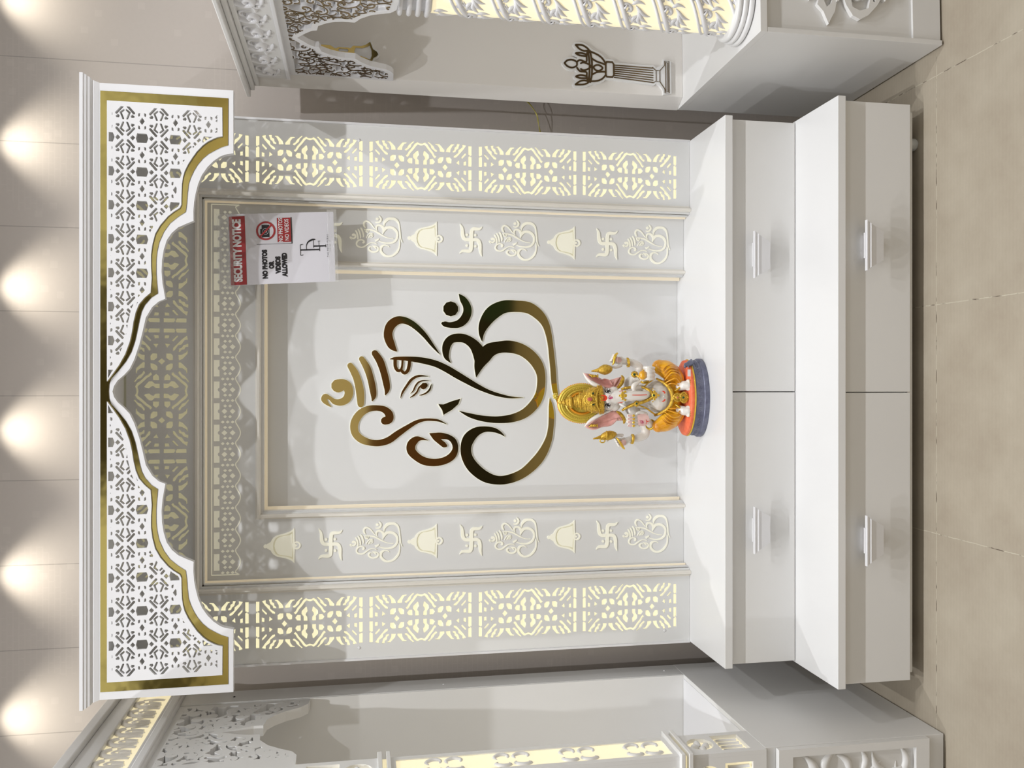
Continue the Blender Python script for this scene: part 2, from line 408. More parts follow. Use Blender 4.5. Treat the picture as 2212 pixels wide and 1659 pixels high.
JALI=[(0.7056,1.8337),(0.6324,1.8331),(0.6295,1.845),(0.6255,1.854),(0.6171,1.8687),(0.607,1.881),(0.5905,1.8956),(0.5736,1.9068),(0.5567,1.9169),(0.5387,1.9251),(0.5233,1.9291),(0.5068,1.9314),(0.4798,1.9325),(0.454,1.933),(0.4457,1.9369),(0.4358,1.9514),(0.4236,1.9653),(0.4008,1.9835),(0.3783,1.9957),(0.3513,2.0023),(0.325,2.0056),(0.2965,2.0056),(0.2674,2.0039),(0.23,2.0067),(0.217,2.021),(0.2005,2.0341),(0.1806,2.0418),(0.1561,2.0473),(0.1329,2.0505),(0.1062,2.056),(0.0748,2.0669),(0.048,2.0811),(0.0249,2.0963),(0.0064,2.1104)]
EMB=[[(-0.0668,1.5737,0.00157),(-0.0588,1.5834,0.00471),(-0.0465,1.5923,0.00864),(-0.037,1.589,0.00785),(-0.042,1.5759,0.0055),(-0.0524,1.5628,0.00785),(-0.0543,1.5441,0.01021),(-0.0448,1.5272,0.01178),(-0.0257,1.5205,0.01256),(-0.0066,1.5265,0.01413),(-0.0001,1.5404,0.01492),(-0.0054,1.5527,0.01963)],[(-0.0054,1.5527,0.01963),(-0.0058,1.5512,0.01963)],[(0.0547,1.5167,0.00864),(0.0367,1.5054,0.0106),(0.0145,1.496,0.01099),(-0.0123,1.4896,0.01178),(-0.0373,1.4865,0.01139),(-0.0603,1.4858,0.00942)],[(0.0751,1.4831,0.00785),(0.0491,1.4676,0.01021),(0.0184,1.4574,0.00982),(-0.0124,1.4506,0.00982),(-0.0355,1.4479,0.00785),(-0.0497,1.4517,0.00196)],[(0.0923,1.4441,0.00942),(0.0685,1.4289,0.01099),(0.0377,1.4182,0.01021),(0.0069,1.4106,0.01021),(-0.0163,1.4079,0.00785),(-0.0325,1.4129,0.00157)],[(0.1004,1.3811,0.00314),(0.115,1.3938,0.01099),(0.1381,1.4033,0.01296),(0.1573,1.4041,0.01296),(0.1767,1.3965,0.01374),(0.1905,1.3792,0.01256),(0.1926,1.36,0.0106),(0.1852,1.3389,0.00942),(0.1699,1.3176,0.00864),(0.1468,1.2944,0.00707),(0.1217,1.275,0.0051),(0.1024,1.2594,0.00275),(0.09,1.2489,0.00039)],[(0.0748,1.3991,0.00079),(0.0772,1.3831,0.00432),(0.0766,1.3524,0.00628),(0.074,1.3215,0.00825),(0.0691,1.2905,0.00942),(0.0607,1.2594,0.00982),(0.046,1.2282,0.0106),(0.0277,1.1969,0.0106),(0.0097,1.1654,0.00942),(-0.0079,1.1337,0.00785),(-0.0225,1.102,0.00589),(-0.0332,1.0701,0.0051),(-0.0412,1.0301,0.00314),(-0.0421,0.9906,0.00039)],[(0.0726,1.3838,0.0051),(0.0532,1.3831,0.0051),(0.0409,1.3762,0.00471),(0.0425,1.367,0.00393),(0.0533,1.3631,0.00314),(0.0707,1.3616,0.00314)],[(0.0475,1.3658,0.00275),(0.0386,1.3631,0.00432),(0.0332,1.3554,0.00471),(0.0398,1.3466,0.0051),(0.0534,1.3423,0.0051),(0.0689,1.3408,0.00471)],[(-0.0426,1.3677,0.00039),(-0.026,1.362,0.00275),(-0.0047,1.3485,0.00353),(0.0147,1.3331,0.00393),(0.0244,1.3118,0.00314),(0.0229,1.2828,0.00039)],[(-0.0288,1.3377,0.00039),(-0.0202,1.3292,0.00196),(-0.0059,1.3227,0.00236),(0.005,1.3138,0.00236),(0.0104,1.2983,0.00157),(0.0097,1.2789,0.00039)],[(-0.0411,1.3396,0.00039),(-0.035,1.3292,0.00236),(-0.0241,1.3184,0.00236),(-0.0106,1.3118,0.00236),(-0.0009,1.3002,0.00236)],[(-0.0078,1.2991,0.00864),(-0.0055,1.2967,0.00942),(-0.004,1.2936,0.00785)],[(-0.0009,1.275,0.00079),(-0.0164,1.2797,0.00275),(-0.0273,1.2905,0.00236),(-0.0331,1.3041,0.00157),(-0.0339,1.3118,0.00039)],[(-0.1107,1.4144,0.01178),(-0.1058,1.4022,0.01256),(-0.0904,1.4022,0.01178),(-0.0772,1.4156,0.00982),(-0.0721,1.4365,0.00825),(-0.0746,1.4631,0.00942),(-0.0872,1.4858,0.01099),(-0.1082,1.5009,0.01178),(-0.1292,1.5054,0.01139),(-0.1503,1.4998,0.01099),(-0.1666,1.482,0.01099),(-0.1758,1.4555,0.00942),(-0.1769,1.4289,0.00942),(-0.1687,1.4022,0.01021),(-0.1497,1.3754,0.00942),(-0.1295,1.3447,0.00707),(-0.1142,1.3176,0.0055),(-0.1082,1.2905,0.00393),(-0.1099,1.2594,0.00353),(-0.1147,1.2438,0.00236),(-0.1223,1.2282,0.00039)],[(-0.1708,1.2847,0.00039),(-0.1659,1.306,0.00471),(-0.1685,1.3215,0.01021),(-0.183,1.335,0.01296),(-0.2024,1.335,0.01296),(-0.2213,1.3176,0.01178),(-0.2341,1.2944,0.01178),(-0.2384,1.2633,0.01099),(-0.2323,1.2321,0.01099),(-0.2178,1.2106,0.01099),(-0.1964,1.2016,0.00864),(-0.1748,1.2067,0.00864),(-0.1622,1.2223,0.00785),(-0.1576,1.2438,0.00942),(-0.1551,1.2633,0.00707),(-0.1503,1.2797,0.00118)],[(-0.1503,1.2797,0.00118),(-0.1625,1.2633,0.00785),(-0.1763,1.2477,0.00785),(-0.1854,1.236,0.00785),(-0.1874,1.2321,0.0055)],[(0.0648,1.2165,0.00079),(0.0811,1.2282,0.00707),(0.1006,1.2306,0.01099),(0.1202,1.227,0.01256),(0.1359,1.2145,0.01256),(0.1408,1.1929,0.01335),(0.1371,1.1693,0.01335),(0.1208,1.1456,0.01571),(0.0974,1.1298,0.01963),(0.0738,1.125,0.01885),(0.0502,1.1318,0.01178),(0.0215,1.1377,0.00079)],[(0.0215,1.1377,0.00079),(0.0542,1.1258,0.00982),(0.0818,1.1119,0.01885),(0.1023,1.098,0.02159),(0.1124,1.0701,0.01806),(0.115,1.0341,0.01885),(0.1062,0.9979,0.01806),(0.0865,0.9676,0.01767),(0.0588,0.9453,0.01649),(0.027,0.9347,0.01335),(-0.0088,0.9351,0.01296),(-0.0367,0.9412,0.01374),(-0.0645,0.9574,0.01492),(-0.0901,0.9858,0.01413),(-0.1046,1.022,0.01256),(-0.1098,1.0661,0.0106),(-0.1063,1.1139,0.00903),(-0.0958,1.1575,0.00628),(-0.0823,1.1902,0.00039)],[(0.2739,1.1902,0.00118),(0.2596,1.1792,0.00942),(0.2402,1.1673,0.01178),(0.2206,1.1646,0.01296),(0.199,1.1733,0.01335),(0.1839,1.191,0.01178),(0.1796,1.2165,0.00864),(0.1826,1.2341,0.00785),(0.1844,1.2399,0.00471)],[(0.2289,1.2165,0.02277),(0.2289,1.2153,0.02277)],[(0.1313,1.1195,0.00079),(0.1564,1.1211,0.00864),(0.186,1.1119,0.01649),(0.2178,1.0881,0.02159),(0.2369,1.0541,0.01963),(0.2399,1.014,0.01767),(0.2354,0.9736,0.01767),(0.214,0.9412,0.01571),(0.1864,0.9209,0.01178),(0.1546,0.9107,0.00942),(0.1188,0.9045,0.00825),(0.0829,0.9005,0.00864),(0.043,0.8964,0.00864),(0.0111,0.8943,0.00864),(-0.0208,0.8902,0.00785),(-0.0488,0.8821,0.0055),(-0.0728,0.8718,0.00471),(-0.0889,0.8636,0.00118)],[(-0.0447,0.907,0.00039),(-0.0687,0.9037,0.00628),(-0.1006,0.9017,0.00864),(-0.1365,0.9037,0.00864),(-0.1723,0.9107,0.0106),(-0.2119,0.929,0.01413),(-0.2434,0.9534,0.01571),(-0.2745,0.9898,0.01413),(-0.2916,1.0301,0.01374),(-0.296,1.0701,0.01335),(-0.2842,1.1099,0.01649),(-0.256,1.1456,0.01767),(-0.2243,1.1654,0.01649),(-0.1929,1.1693,0.01649),(-0.1656,1.1594,0.01767),(-0.1462,1.1377,0.01374),(-0.1386,1.1099,0.00864),(-0.1416,1.0821,0.00707),(-0.1509,1.0621,0.00393),(-0.1617,1.0489,0.00039)]]
TUSK=[(-0.0613,1.2536),(-0.0621,1.238),(-0.0524,1.2126),(-0.0451,1.187),(-0.0615,1.1929),(-0.079,1.2126),(-0.0937,1.238),(-0.0789,1.2419)]
# ================================================================ SETTING
floor = link_mesh('floor', [(-4, -5.6, 0), (4, -5.6, 0), (4, 0.2, 0), (-4, 0.2, 0)], [(0, 1, 2, 3)], M['floor']); tag(floor, 'beige cement-look floor tiles with thin joints', kind='structure')
wb = MB().box(-4, 4, 0.20, 0.26, 0, 3.0).build('wall_back', M['wall']); tag(wb, 'greige wall panels with faint geometric print and vertical seams', kind='structure')
def front_wall_mat():
    m = mat('opposite_showroom_wall', (0.42, 0.36, 0.27), 0.6); nt = m.node_tree; b = nt.nodes['Principled BSDF']
    tc = nt.nodes.new('ShaderNodeTexCoord'); sp = nt.nodes.new('ShaderNodeSeparateXYZ'); nt.links.new(tc.outputs['Object'], sp.inputs[0])
    v = nt.nodes.new('ShaderNodeTexVoronoi'); v.inputs['Scale'].default_value = 1.3
    nt.links.new(tc.outputs['Object'], v.inputs['Vector'])
    r = nt.nodes.new('ShaderNodeValToRGB'); r.color_ramp.interpolation = 'CONSTANT'
    cols = [(0.0, (0.02, 0.018, 0.014)), (0.3, (0.02, 0.06, 0.035)), (0.45, (0.015, 0.014, 0.012)), (0.62, (0.16, 0.07, 0.03)), (0.75, (0.03, 0.024, 0.018)), (0.84, (0.62, 0.55, 0.42))]
    r.color_ramp.elements[0].position = cols[0][0]; r.color_ramp.elements[0].color = (*cols[0][1], 1)
    r.color_ramp.elements[1].position = cols[1][0]; r.color_ramp.elements[1].color = (*cols[1][1], 1)
    for p, c in cols[2:]:
        e = r.color_ramp.elements.new(p); e.color = (*c, 1)
    sx = nt.nodes.new('ShaderNodeSeparateColor'); nt.links.new(v.outputs['Color'], sx.inputs[0]); nt.links.new(sx.outputs[0], r.inputs['Fac'])
    mx = nt.nodes.new('ShaderNodeMix'); mx.data_type = 'RGBA'
    nt.links.new(math_node(nt, 'GREATER_THAN', sp.outputs[2], 1.42), mx.inputs[0])
    nt.links.new(r.outputs[0], mx.inputs[6]); mx.inputs[7].default_value = (0.80, 0.74, 0.62, 1)
    nt.links.new(mx.outputs[2], b.inputs['Base Color'])
    return m
fw = MB().box(-4, 4, -5.66, -5.6, 0, 2.9).build('wall_front', front_wall_mat()); tag(fw, 'showroom wall behind the photographer', kind='structure')

CX = -0.022
# ================================================================ STEPPED DRAWER CABINET
base = empty('drawer_cabinet', (CX, 0, 0))
tag(base, 'stepped two-tier white cabinet with four drawers under the glowing mandir panel', 'cabinet')
b = MB().box(-0.762, 0.762, -0.226, 0.13, 0.2685, 0.466); b.box(-0.762, 0.762, -0.428, 0.13, 0.05, 0.246)
b.build('carcass', M['white2'], base, bevel=0.001)
MB().box(-0.770, 0.770, -0.26, 0.145, 0.466, 0.489).build('upper_ledge', M['white'], base, bevel=0.0015)
MB().box(-0.770, 0.770, -0.4625, 0.13, 0.246, 0.2685).build('lower_ledge', M['white'], base, bevel=0.0015)
MB().box(-0.748, 0.748, -0.432, 0.10, 0.034, 0.0485).build('plinth_board', M['white2'], base, bevel=0.001)
def handle(xc, zt, zb, y, parent):
    """pull: moulded lip with bevelled ends on top, flat face tapering down to a narrow end"""
    m = MB(); yf = y - 0.032
    rows = [(.0655, yf - .001, zt), (.0655, yf - .001, zt - .0025), (.0625, yf + .001, zt - .0045), (.060, yf + .0015, zt - .009), (.0565, yf - .0005, zt - .0125),
            (.0565, yf + .0015, zt - .0128), (.037, yf + .007, zb)]
    n = len(rows)
    vs = [(xc - w_, yy, z) for w_, yy, z in rows] + [(xc + w_, yy, z) for w_, yy, z in rows]
    back = [(.0655, yf + .009, zt), (.0655, yf + .009, zt - .0025), (.0625, yf + .009, zt - .0045), (.060, yf + .009, zt - .009), (.0565, yf + .009, zt - .0125), (.0565, yf + .009, zt - .0128), (.037, yf + .0125, zb)]
    vs += [(xc - w_, yy, z) for w_, yy, z in back] + [(xc + w_, yy, z) for w_, yy, z in back]
    fs = []
    for i in range(n - 1):
        fs += [(i, i + 1, n + i + 1, n + i), (2 * n + i, 3 * n + i, 3 * n + i + 1, 2 * n + i + 1), (i, 2 * n + i, 2 * n + i + 1, i + 1), (n + i, n + i + 1, 3 * n + i + 1, 3 * n + i)]
    fs += [(0, n, 3 * n, 2 * n), (n - 1, 3 * n - 1, 4 * n - 1, 2 * n - 1)]
    m.add(vs, fs)
    m.box(xc - .033, xc + .033, yf + .006, yf + .011, zt - .006, zt + .0025)
    m.box(xc - .030, xc + .030, yf + .008, y, zt - .024, zt - .010)
    return m.build('handle', M['cool'], parent)
for (z0, z1, y, zt_, zb_) in ((0.2705, 0.4645, -0.2425, 0.4080, 0.3583), (0.0485, 0.2445, -0.4440, 0.1946, 0.1426)):
    for x0, x1, xc in ((-0.764, -0.0015, -0.385), (0.0015, 0.764, 0.382)):
        d = MB().box(x0, x1, y, y + 0.014, z0, z1).build('drawer', M['white2'], base, bevel=0.0012)
        handle(xc, zt_, zb_, y, d)
for fx, fy in ((-0.69, -0.37), (0.672, -0.395), (-0.69, 0.05), (0.672, 0.05)):
    MB().lathe([(0.0, 0.0), (0.014, 0.0), (0.0165, 0.004), (0.0165, 0.036), (0, 0.036)], 20, Matrix.Translation((fx, fy, 0))).build('foot', M['plastic'], base, smooth=True)

# ================================================================ GLOWING BACK PANEL + CANOPY
shrine = empty('mandir', (CX, 0.05, 0.489))
tag(shrine, 'white mandir back panel with glowing cut-out tiles, gold emblem and arched canopy', 'mandir')
OX, OY, OZ = CX, 0.05, 0.489
def F(a, b_, d): return (a - OX, d - OY, b_ - OZ)      # world -> local of the panel
def FW(vs): return [(x - OX, y - OY, z - OZ) for x, y, z in vs]
ZL, ZT = 0.4895, 2.12
# --- lattice tile, drawn once as a quarter
Q = [[(19, 629), (128, 629), (138, 655), (148, 629), (245, 629), (245, 672), (142, 672), (132, 652), (122, 672), (19, 672)],
     [(27, 567), (70, 567), (77, 600), (30, 600)], [(147, 597), (169, 594), (118, 534), (99, 545)], [(30, 510), (85, 504), (52, 464)],
     [(249, 600), (260, 552), (227, 550), (197, 500), (164, 494), (127, 434), (107, 436), (112, 467), (202, 562)],
     [(262, 514), (264, 477), (237, 474), (224, 447), (197, 444), (182, 420), (165, 422), (170, 457), (192, 464), (212, 494), (237, 502)],
     [(247, 440), (257, 437), (257, 402), (204, 342), (167, 329), (164, 387), (197, 390), (242, 420)],
     [(44, 402), (92, 404), (112, 377), (110, 332), (72, 332), (44, 357)],
     [(47, 272), (82, 295), (112, 295), (109, 252), (87, 222), (42, 224), (40, 257)],
     [(164, 307), (187, 309), (252, 242), (254, 192), (242, 189), (237, 217), (202, 245), (167, 250)],
     [(167, 212), (182, 212), (197, 182), (227, 162), (272, 102), (262, 90), (232, 127), (202, 137), (162, 192)],
     [(27, 160), (55, 184), (87, 157), (85, 115), (24, 115)],
     [(19, 77), (67, 77), (92, 104), (127, 102), (172, 47), (167, 37), (122, 27), (102, 47), (82, 52), (64, 32), (19, 29)]]
CH = [(104, 196), (113, 203), (126, 180), (160, 158), (182, 135), (210, 108), (243, 82), (262, 47), (250, 20), (249, -20), (262, -47), (243, -82), (210, -108), (182, -135), (160, -158), (126, -180), (113, -203), (104, -196), (92, -180), (112, -158), (140, -140), (166, -112), (190, -88), (220, -62), (235, -44), (224, 0), (235, 44), (220, 62), (190, 88), (166, 112), (140, 140), (112, 158), (92, 180)]
def tile(ca, cb, kl, kw, along):
    """cut-outs of one tile centred at (ca,cb); along 'x' or 'z'"""
    out = []
    def put(p):
        out.append([(ca + v * kl, cb + u * kw) if along == 'x' else (ca + u * kw, cb + v * kl) for u, v in p])
    for su in (1, -1):
        for sv in (1, -1):
            for p in Q: put([(u * su, v * sv) for u, v in p])
        put([(u * su, v) for u, v in CH])
    for sv in (1, -1): put([(0, 352 * sv), (35, 319 * sv), (0, 282 * sv), (-35, 319 * sv)])
    return out
side_holes = []; top_holes = []
KL = 0.148 / 672; KW = 0.0705 / 264
for xc in (-0.679, 0.634):
    for z0 in (0.532, 0.8475, 1.165, 1.4805, 1.796):
        side_holes += tile(xc, z0 + 0.148, KL, KW, 'z')
KLT = 0.1725 / 672
for k in range(-2, 2 + 1):
    if abs(k) < 2: top_holes += tile(-0.019 + 0.3625 * k, 2.028, KLT, KW, 'x')
vis_side = [h for h in side_holes if min(p[1] for p in h) < 1.99]
bx0, bx1 = CX - 0.770, CX + 0.770
ix0, ix1, izt = -0.566, 0.522, 1.922                      # opening for the recessed panels
outer = [(bx0, ZL), (bx0, ZT), (bx1, ZT), (bx1, ZL), (ix1, ZL), (ix1, izt), (ix0, izt), (ix0, ZL)]
outer = [(min(max(x, bx0 + .0041), bx1 - .0041), z) for x, z in outer]
vf = plate([outer], vis_side + top_holes, 0.0, 0.006, F)
link_mesh('cutout_board', vf[0], vf[1], M['panel'], shrine)
for xa_, xb_ in ((bx0, ix0 - .01), (ix1 + .01, bx1)):
    m = MB().box(xa_, xb_, 0.009, 0.012, ZL, 1.93); m.v = FW(m.v); m.build('lit_diffuser', M['glow'], shrine)
m = MB().box(bx0, bx1, 0.009, 0.012, 1.935, ZT); m.v = FW(m.v); m.build('top_diffuser', M['glow_dim'], shrine)
m = MB(); m.box(bx0, bx0 + .012, 0.013, 0.12, ZL, ZT); m.box(bx1 - .012, bx1, 0.013, 0.12, ZL, ZT); m.box(bx0, bx1, 0.12, 0.135, ZL, ZT)
m.v = FW(m.v); m.build('carcass', M['side'], shrine)
for xa_, xb_ in ((bx0 - .002, bx0 + .004), (bx1 - .004, bx1 + .002)):
    m = MB().box(xa_, xb_, -0.004, 0.0125, ZL, ZT - .05); m.v = FW(m.v); m.build('edge_trim', M['cool'], shrine)
for (sx_, sz_) in ((-0.758, 1.49), (0.70, 1.49), (-0.755, 0.57), (0.69, 0.57)):
    m = MB().ball((sx_, -0.0005, sz_), 0.0045, 1, 0.4, 1, 12, 6); m.v = FW(m.v); m.build('screw_cap', M['cool'], shrine, smooth='all')
# mouldings: chamfered frames around the recesses (legs reach the ledge)
def moulding(x0, x1, zt, dfront, dback, wdt, parent):
    prof = [(0.0, dfront + 0.005), (-0.003, dfront), (-0.009, dfront), (-wdt * 0.55, dfront + 0.012), (-wdt, dfront + 0.018), (-wdt, dback), (0.0, dback)]
    # outward = left of travel: go up the right leg, across to the left, down
    vs, fs = sweep([(u, d) for u, d in prof], [(x1, ZL), (x1, zt), (x0, zt), (x0, ZL)][::1])
    vs = [(x - OX, y - OY, z - OZ) for x, y, z in vs]
    return vs, fs
for (x0, x1, zt, df, db, wd) in ((ix0 - .006, ix1 + .006, izt + .006, -0.014, 0.048, 0.026), (-0.374, 0.343, 1.768, 0.035, 0.104, 0.02)):
    vs, fs = moulding(x0, x1, zt, df, db, wd, shrine)
    # flip so that offset goes inward
    cxm = (x0 + x1) / 2 - OX
    o = link_mesh('moulding', [(v[0], v[1], v[2]) for v in vs], fs, M['cream'], shrine); o.data.polygons.foreach_set('use_smooth', [False] * len(o.data.polygons))
# recessed motif panel with its U shape
motif_outer = [(ix0 - .004, ZL), (ix0 - .004, izt + .004), (ix1 + .004, izt + .004), (ix1 + .004, ZL), (0.339, ZL), (0.339, 1.764), (-0.370, 1.764), (-0.370, ZL)]
vf = plate([motif_outer], [], 0.05, 0.056, F)
mp = link_mesh('motif_panel', vf[0], vf[1], M['panel'], shrine)
m = MB().box(-0.371, 0.341, 0.105, 0.111, ZL, 1.766); m.v = FW(m.v); cp = m.build('centre_panel', M['panel'], shrine)
m = MB(); m.box(-0.371, -0.366, 0.056, 0.105, ZL, 1.766); m.box(0.336, 0.341, 0.056, 0.105, ZL, 1.766); m.box(-0.366, 0.336, 0.056, 0.105, 1.761, 1.766)
m.v = FW(m.v); m.build('recess_lining', M['panel'], shrine)
m = MB(); m.box(ix0, ix0 + .004, 0.012, 0.05, ZL, izt); m.box(ix1 - .004, ix1, 0.012, 0.05, ZL, izt); m.box(ix0, ix1, 0.012, 0.05, izt - .004, izt)
m.v = FW(m.v); m.build('recess_lining', M['panel'], shrine)
# flat glowing bands painting the warm LED light along the recess edges
for (x0, x1, zt, y) in ((ix0, ix1, izt, 0.030), (-0.366, 0.336, 1.762, 0.080)):
    vs, fs = solid(*cdt([[[(x0 - .001, ZL + .002), (x0 - .001, zt + .001), (x1 + .001, zt + .001), (x1 + .001, ZL + .002), (x1 - .009, ZL + .002), (x1 - .009, zt - .009), (x0 + .009, zt - .009), (x0 + .009, ZL + .002)]]], lambda g: 0 in g), y, y + .004, F)
    link_mesh('edge_glow_band', vs, fs, M['strip'], shrine)
# --- scalloped valance under the top moulding
vx0, vx1 = -0.545, 0.512
polys = []
zt = 1.904
def R(x0, x1, z0, z1): return [(x0, z0), (x1, z0), (x1, z1), (x0, z1)]
polys += [R(vx0, vx1, zt - .0014, zt + .0014), R(vx0 - .0014, vx0 + .0014, 1.829, zt), R(vx1 - .0014, vx1 + .0014, 1.829, zt)]
NP = 17; per = (vx1 - vx0 - 0.012) / NP
wave = []
for i in range(NP):
    c = vx0 + 0.006 + per * (i + 0.5)
    nb = disc(c, 1.8845 - .0068, .0062, 12)
    polys.append([(c - per * .38, 1.8975), (c - per * .38, 1.8825), (c - .006, 1.8825), (c - .004, 1.886), (c, 1.8875), (c + .004, 1.886), (c + .006, 1.8825), (c + per * .38, 1.8825), (c + per * .38, 1.8975)])
    def dia(x, z, a, b_): polys.append([(x - a, z), (x, z - b_), (x + a, z), (x, z + b_)])
    dia(c, 1.869, .0075, .008); dia(c, 1.8465, .0075, .0078)
    for dx, rows in ((-per * .5, (1.8735, 1.860, 1.8465)), (-per * .25, (1.867, 1.8535)), (per * .25, (1.867, 1.8535))):
        for z in rows: dia(c + dx, z, .0042, .0052)
    for k in range(12):
        t = k / 12; wave.append((c - per / 2 + per * t, 1.8385 - .0135 * math.sin(PI * t) ** 1.3 + (0.0015 if k == 1 else 0), .0013))
wave.append((vx1 - .006, 1.8385, .0013))
wave = [(vx0, 1.829, .0013)] + wave + [(vx1, 1.829, .0013)]
polys += ribbon(wave, 1)
v, t = cdt([polys], lambda g: len(g) > 0)
vs, fs = solid(v, t, 0.0488, 0.0502, F)
link_mesh('scalloped_valance', vs, fs, M['glow_motif'], mp)
# --- motifs
def place(polys, cx, cz, s=1.0): return [[(cx + a * s, cz + b_ * s) for a, b_ in p] for p in polys]
K = 0.0002755          # metres per drawing unit for bell and swastika
bell_out = [(-182, 12), (-190, -6), (-185, -22)]
def mm(pts, c0=(705, 1150)): return [(-(y - c0[1]) * K, -(x - c0[0]) * K) for x, y in pts]
bell_half = [(575, 1113), (588, 1085), (606, 1062), (640, 1040), (680, 1030), (720, 1020), (760, 1007), (790, 992), (818, 965)]
bell_loop = mm(bell_half + [(822, 1120), (822, 1180), (818, 1335)] + [(x, 2300 - y) for x, y in bell_half[::-1]])
inner_half = [(618, 1150), (626, 1105), (645, 1072), (672, 1055), (720, 1048), (765, 1040), (795, 1028)]
inner_loop = mm(inner_half + [(800, 1128), (835, 1138), (850, 1150), (835, 1162), (800, 1172)] + [(x, 2300 - y) for x, y in inner_half[::-1][:-1]])
def scale_poly(p, s, c=None):
    c = c or (sum(q[0] for q in p) / len(p), sum(q[1] for q in p) / len(p)); return [(c[0] + (q[0] - c[0]) * s, c[1] + (q[1] - c[1]) * s) for q in p]
mid_half = [(600, 1150), (606, 1110), (624, 1072), (652, 1052), (700, 1041), (760, 1028), (803, 1002)]
mid_loop = mm(mid_half + [(806, 1298)] + [(x, 2300 - y) for x, y in mid_half[::-1][:-1]])
knob = disc(*mm([(525, 1150)])[0], 20 * K, 14); neck = mm([(540, 1128), (575, 1108), (585, 1150), (575, 1192), (540, 1172)])
clap_o = disc(*mm([(842, 1150)])[0], 42 * K, 20); clap_i = disc(*mm([(842, 1150)])[0], 26 * K, 16)
def bell_motif(cx, cz):
    P = lambda l: place([l], cx, cz)[0]
    v, t = cdt([[P(bell_loop), P(knob), P(neck)], [P(mid_loop)], [P(clap_o)], [P(clap_i)]], lambda g: (0 in g and 1 not in g and 2 not in g) or (2 in g and 3 not in g))
    vs, fs = solid(v, t, 0.0478, 0.0502, F); o = link_mesh('bell_motif', vs, fs, M['glow_motif'], mp)
    vs, fs = solid(*cdt([[P(mid_loop)], [P(inner_loop)], [P(clap_o)]], lambda g: 0 in g and 1 not in g and 2 not in g), 0.0494, 0.0503, F); link_mesh('groove', vs, fs, M['groove'], o)
    vs, fs = solid(*cdt([[P(inner_loop)]], lambda g: 0 in g), 0.0482, 0.0502, F); link_mesh('bell_face', vs, fs, M['glow_motif'], o)
    return o
SWA = [[(1285, 1012, 3), (1255, 1036, 13), (1185, 1040, 18), (1170, 1080, 18), (1168, 1155, 18)], [(1045, 990, 3), (1066, 1035, 13), (1074, 1115, 18), (1100, 1152, 17), (1168, 1155, 17)],
       [(1040, 1308, 3), (1072, 1280, 13), (1148, 1278, 18), (1166, 1240, 18), (1168, 1155, 18)], [(1280, 1330, 3), (1266, 1280, 13), (1260, 1200, 18), (1235, 1158, 17), (1168, 1155, 17)]]
def swastika_motif(cx, cz):
    k = 0.000275
    polys = []
    for s in SWA: polys += ribbon([(cx - (y - 1157) * k, cz - (x - 1165) * k, w_ * k) for x, y, w_ in s], 5)
    for x, y in ((1118, 1103), (1210, 1103), (1118, 1220), (1212, 1225)): polys.append(disc(cx - (y - 1157) * k, cz - (x - 1165) * k, 14 * k, 12))
    vs, fs = solid(*cdt([polys], lambda g: len(g) > 0), 0.0475, 0.0502, F)
    return link_mesh('swastika_motif', vs, fs, M['glow_motif'], mp)
ECX, ECZ = -0.027, 1.235
def ganesha_motif(cx, cz):
    s = 0.208; polys = []
    for st in EMB: polys += ribbon([(cx + (x - ECX) * s, cz + (z - ECZ) * s, max(w_ * s * 0.95, 0.0009)) for x, z, w_ in st], 3, jn=6)
    polys.append([(cx + (x - ECX) * s, cz + (z - ECZ) * s) for x, z in TUSK])
    vs, fs = solid(*cdt([polys], lambda g: len(g) > 0), 0.0480, 0.0502, F)
    return link_mesh('ganesha_motif', vs, fs, M['glow_motif'], mp)
lz = [('b', 1.706), ('s', 1.5724), ('g', 1.4418), ('b', 1.294), ('s', 1.160), ('g', 1.030), ('b', 0.872), ('s', 0.7382), ('g', 0.612)]
protos = {}
for cxm in (-0.467, 0.432):
    for kd, z in lz:
        if kd not in protos:
            protos[kd] = ({'b': bell_motif, 's': swastika_motif, 'g': ganesha_motif}[kd](cxm, z), cxm, z)
        else:
            src, x0, z0 = protos[kd]
            dup(src, mp, (cxm - x0, 0, z - z0))
# --- gold emblem on the centre panel
polys = []; back = []
for st in EMB:
    polys += ribbon(st, 6); back += ribbon(st, 6, grow=0.0017)
polys.append(TUSK); back.append(scale_poly(TUSK, 1.13))
vs, fs = solid(*cdt([back], lambda g: len(g) > 0), 0.1030, 0.1052, F)  # wider glowing plate stands in for the white glow round the emblem
em = link_mesh('gold_emblem', vs, fs, M['glow_motif'], cp)
vs, fs = solid(*cdt([polys], lambda g: len(g) > 0), 0.1008, 0.1030, F)
tag(link_mesh('mirror_face', vs, fs, M['gold'], em), 'polished gold mirror face of the line-drawn elephant-headed emblem')

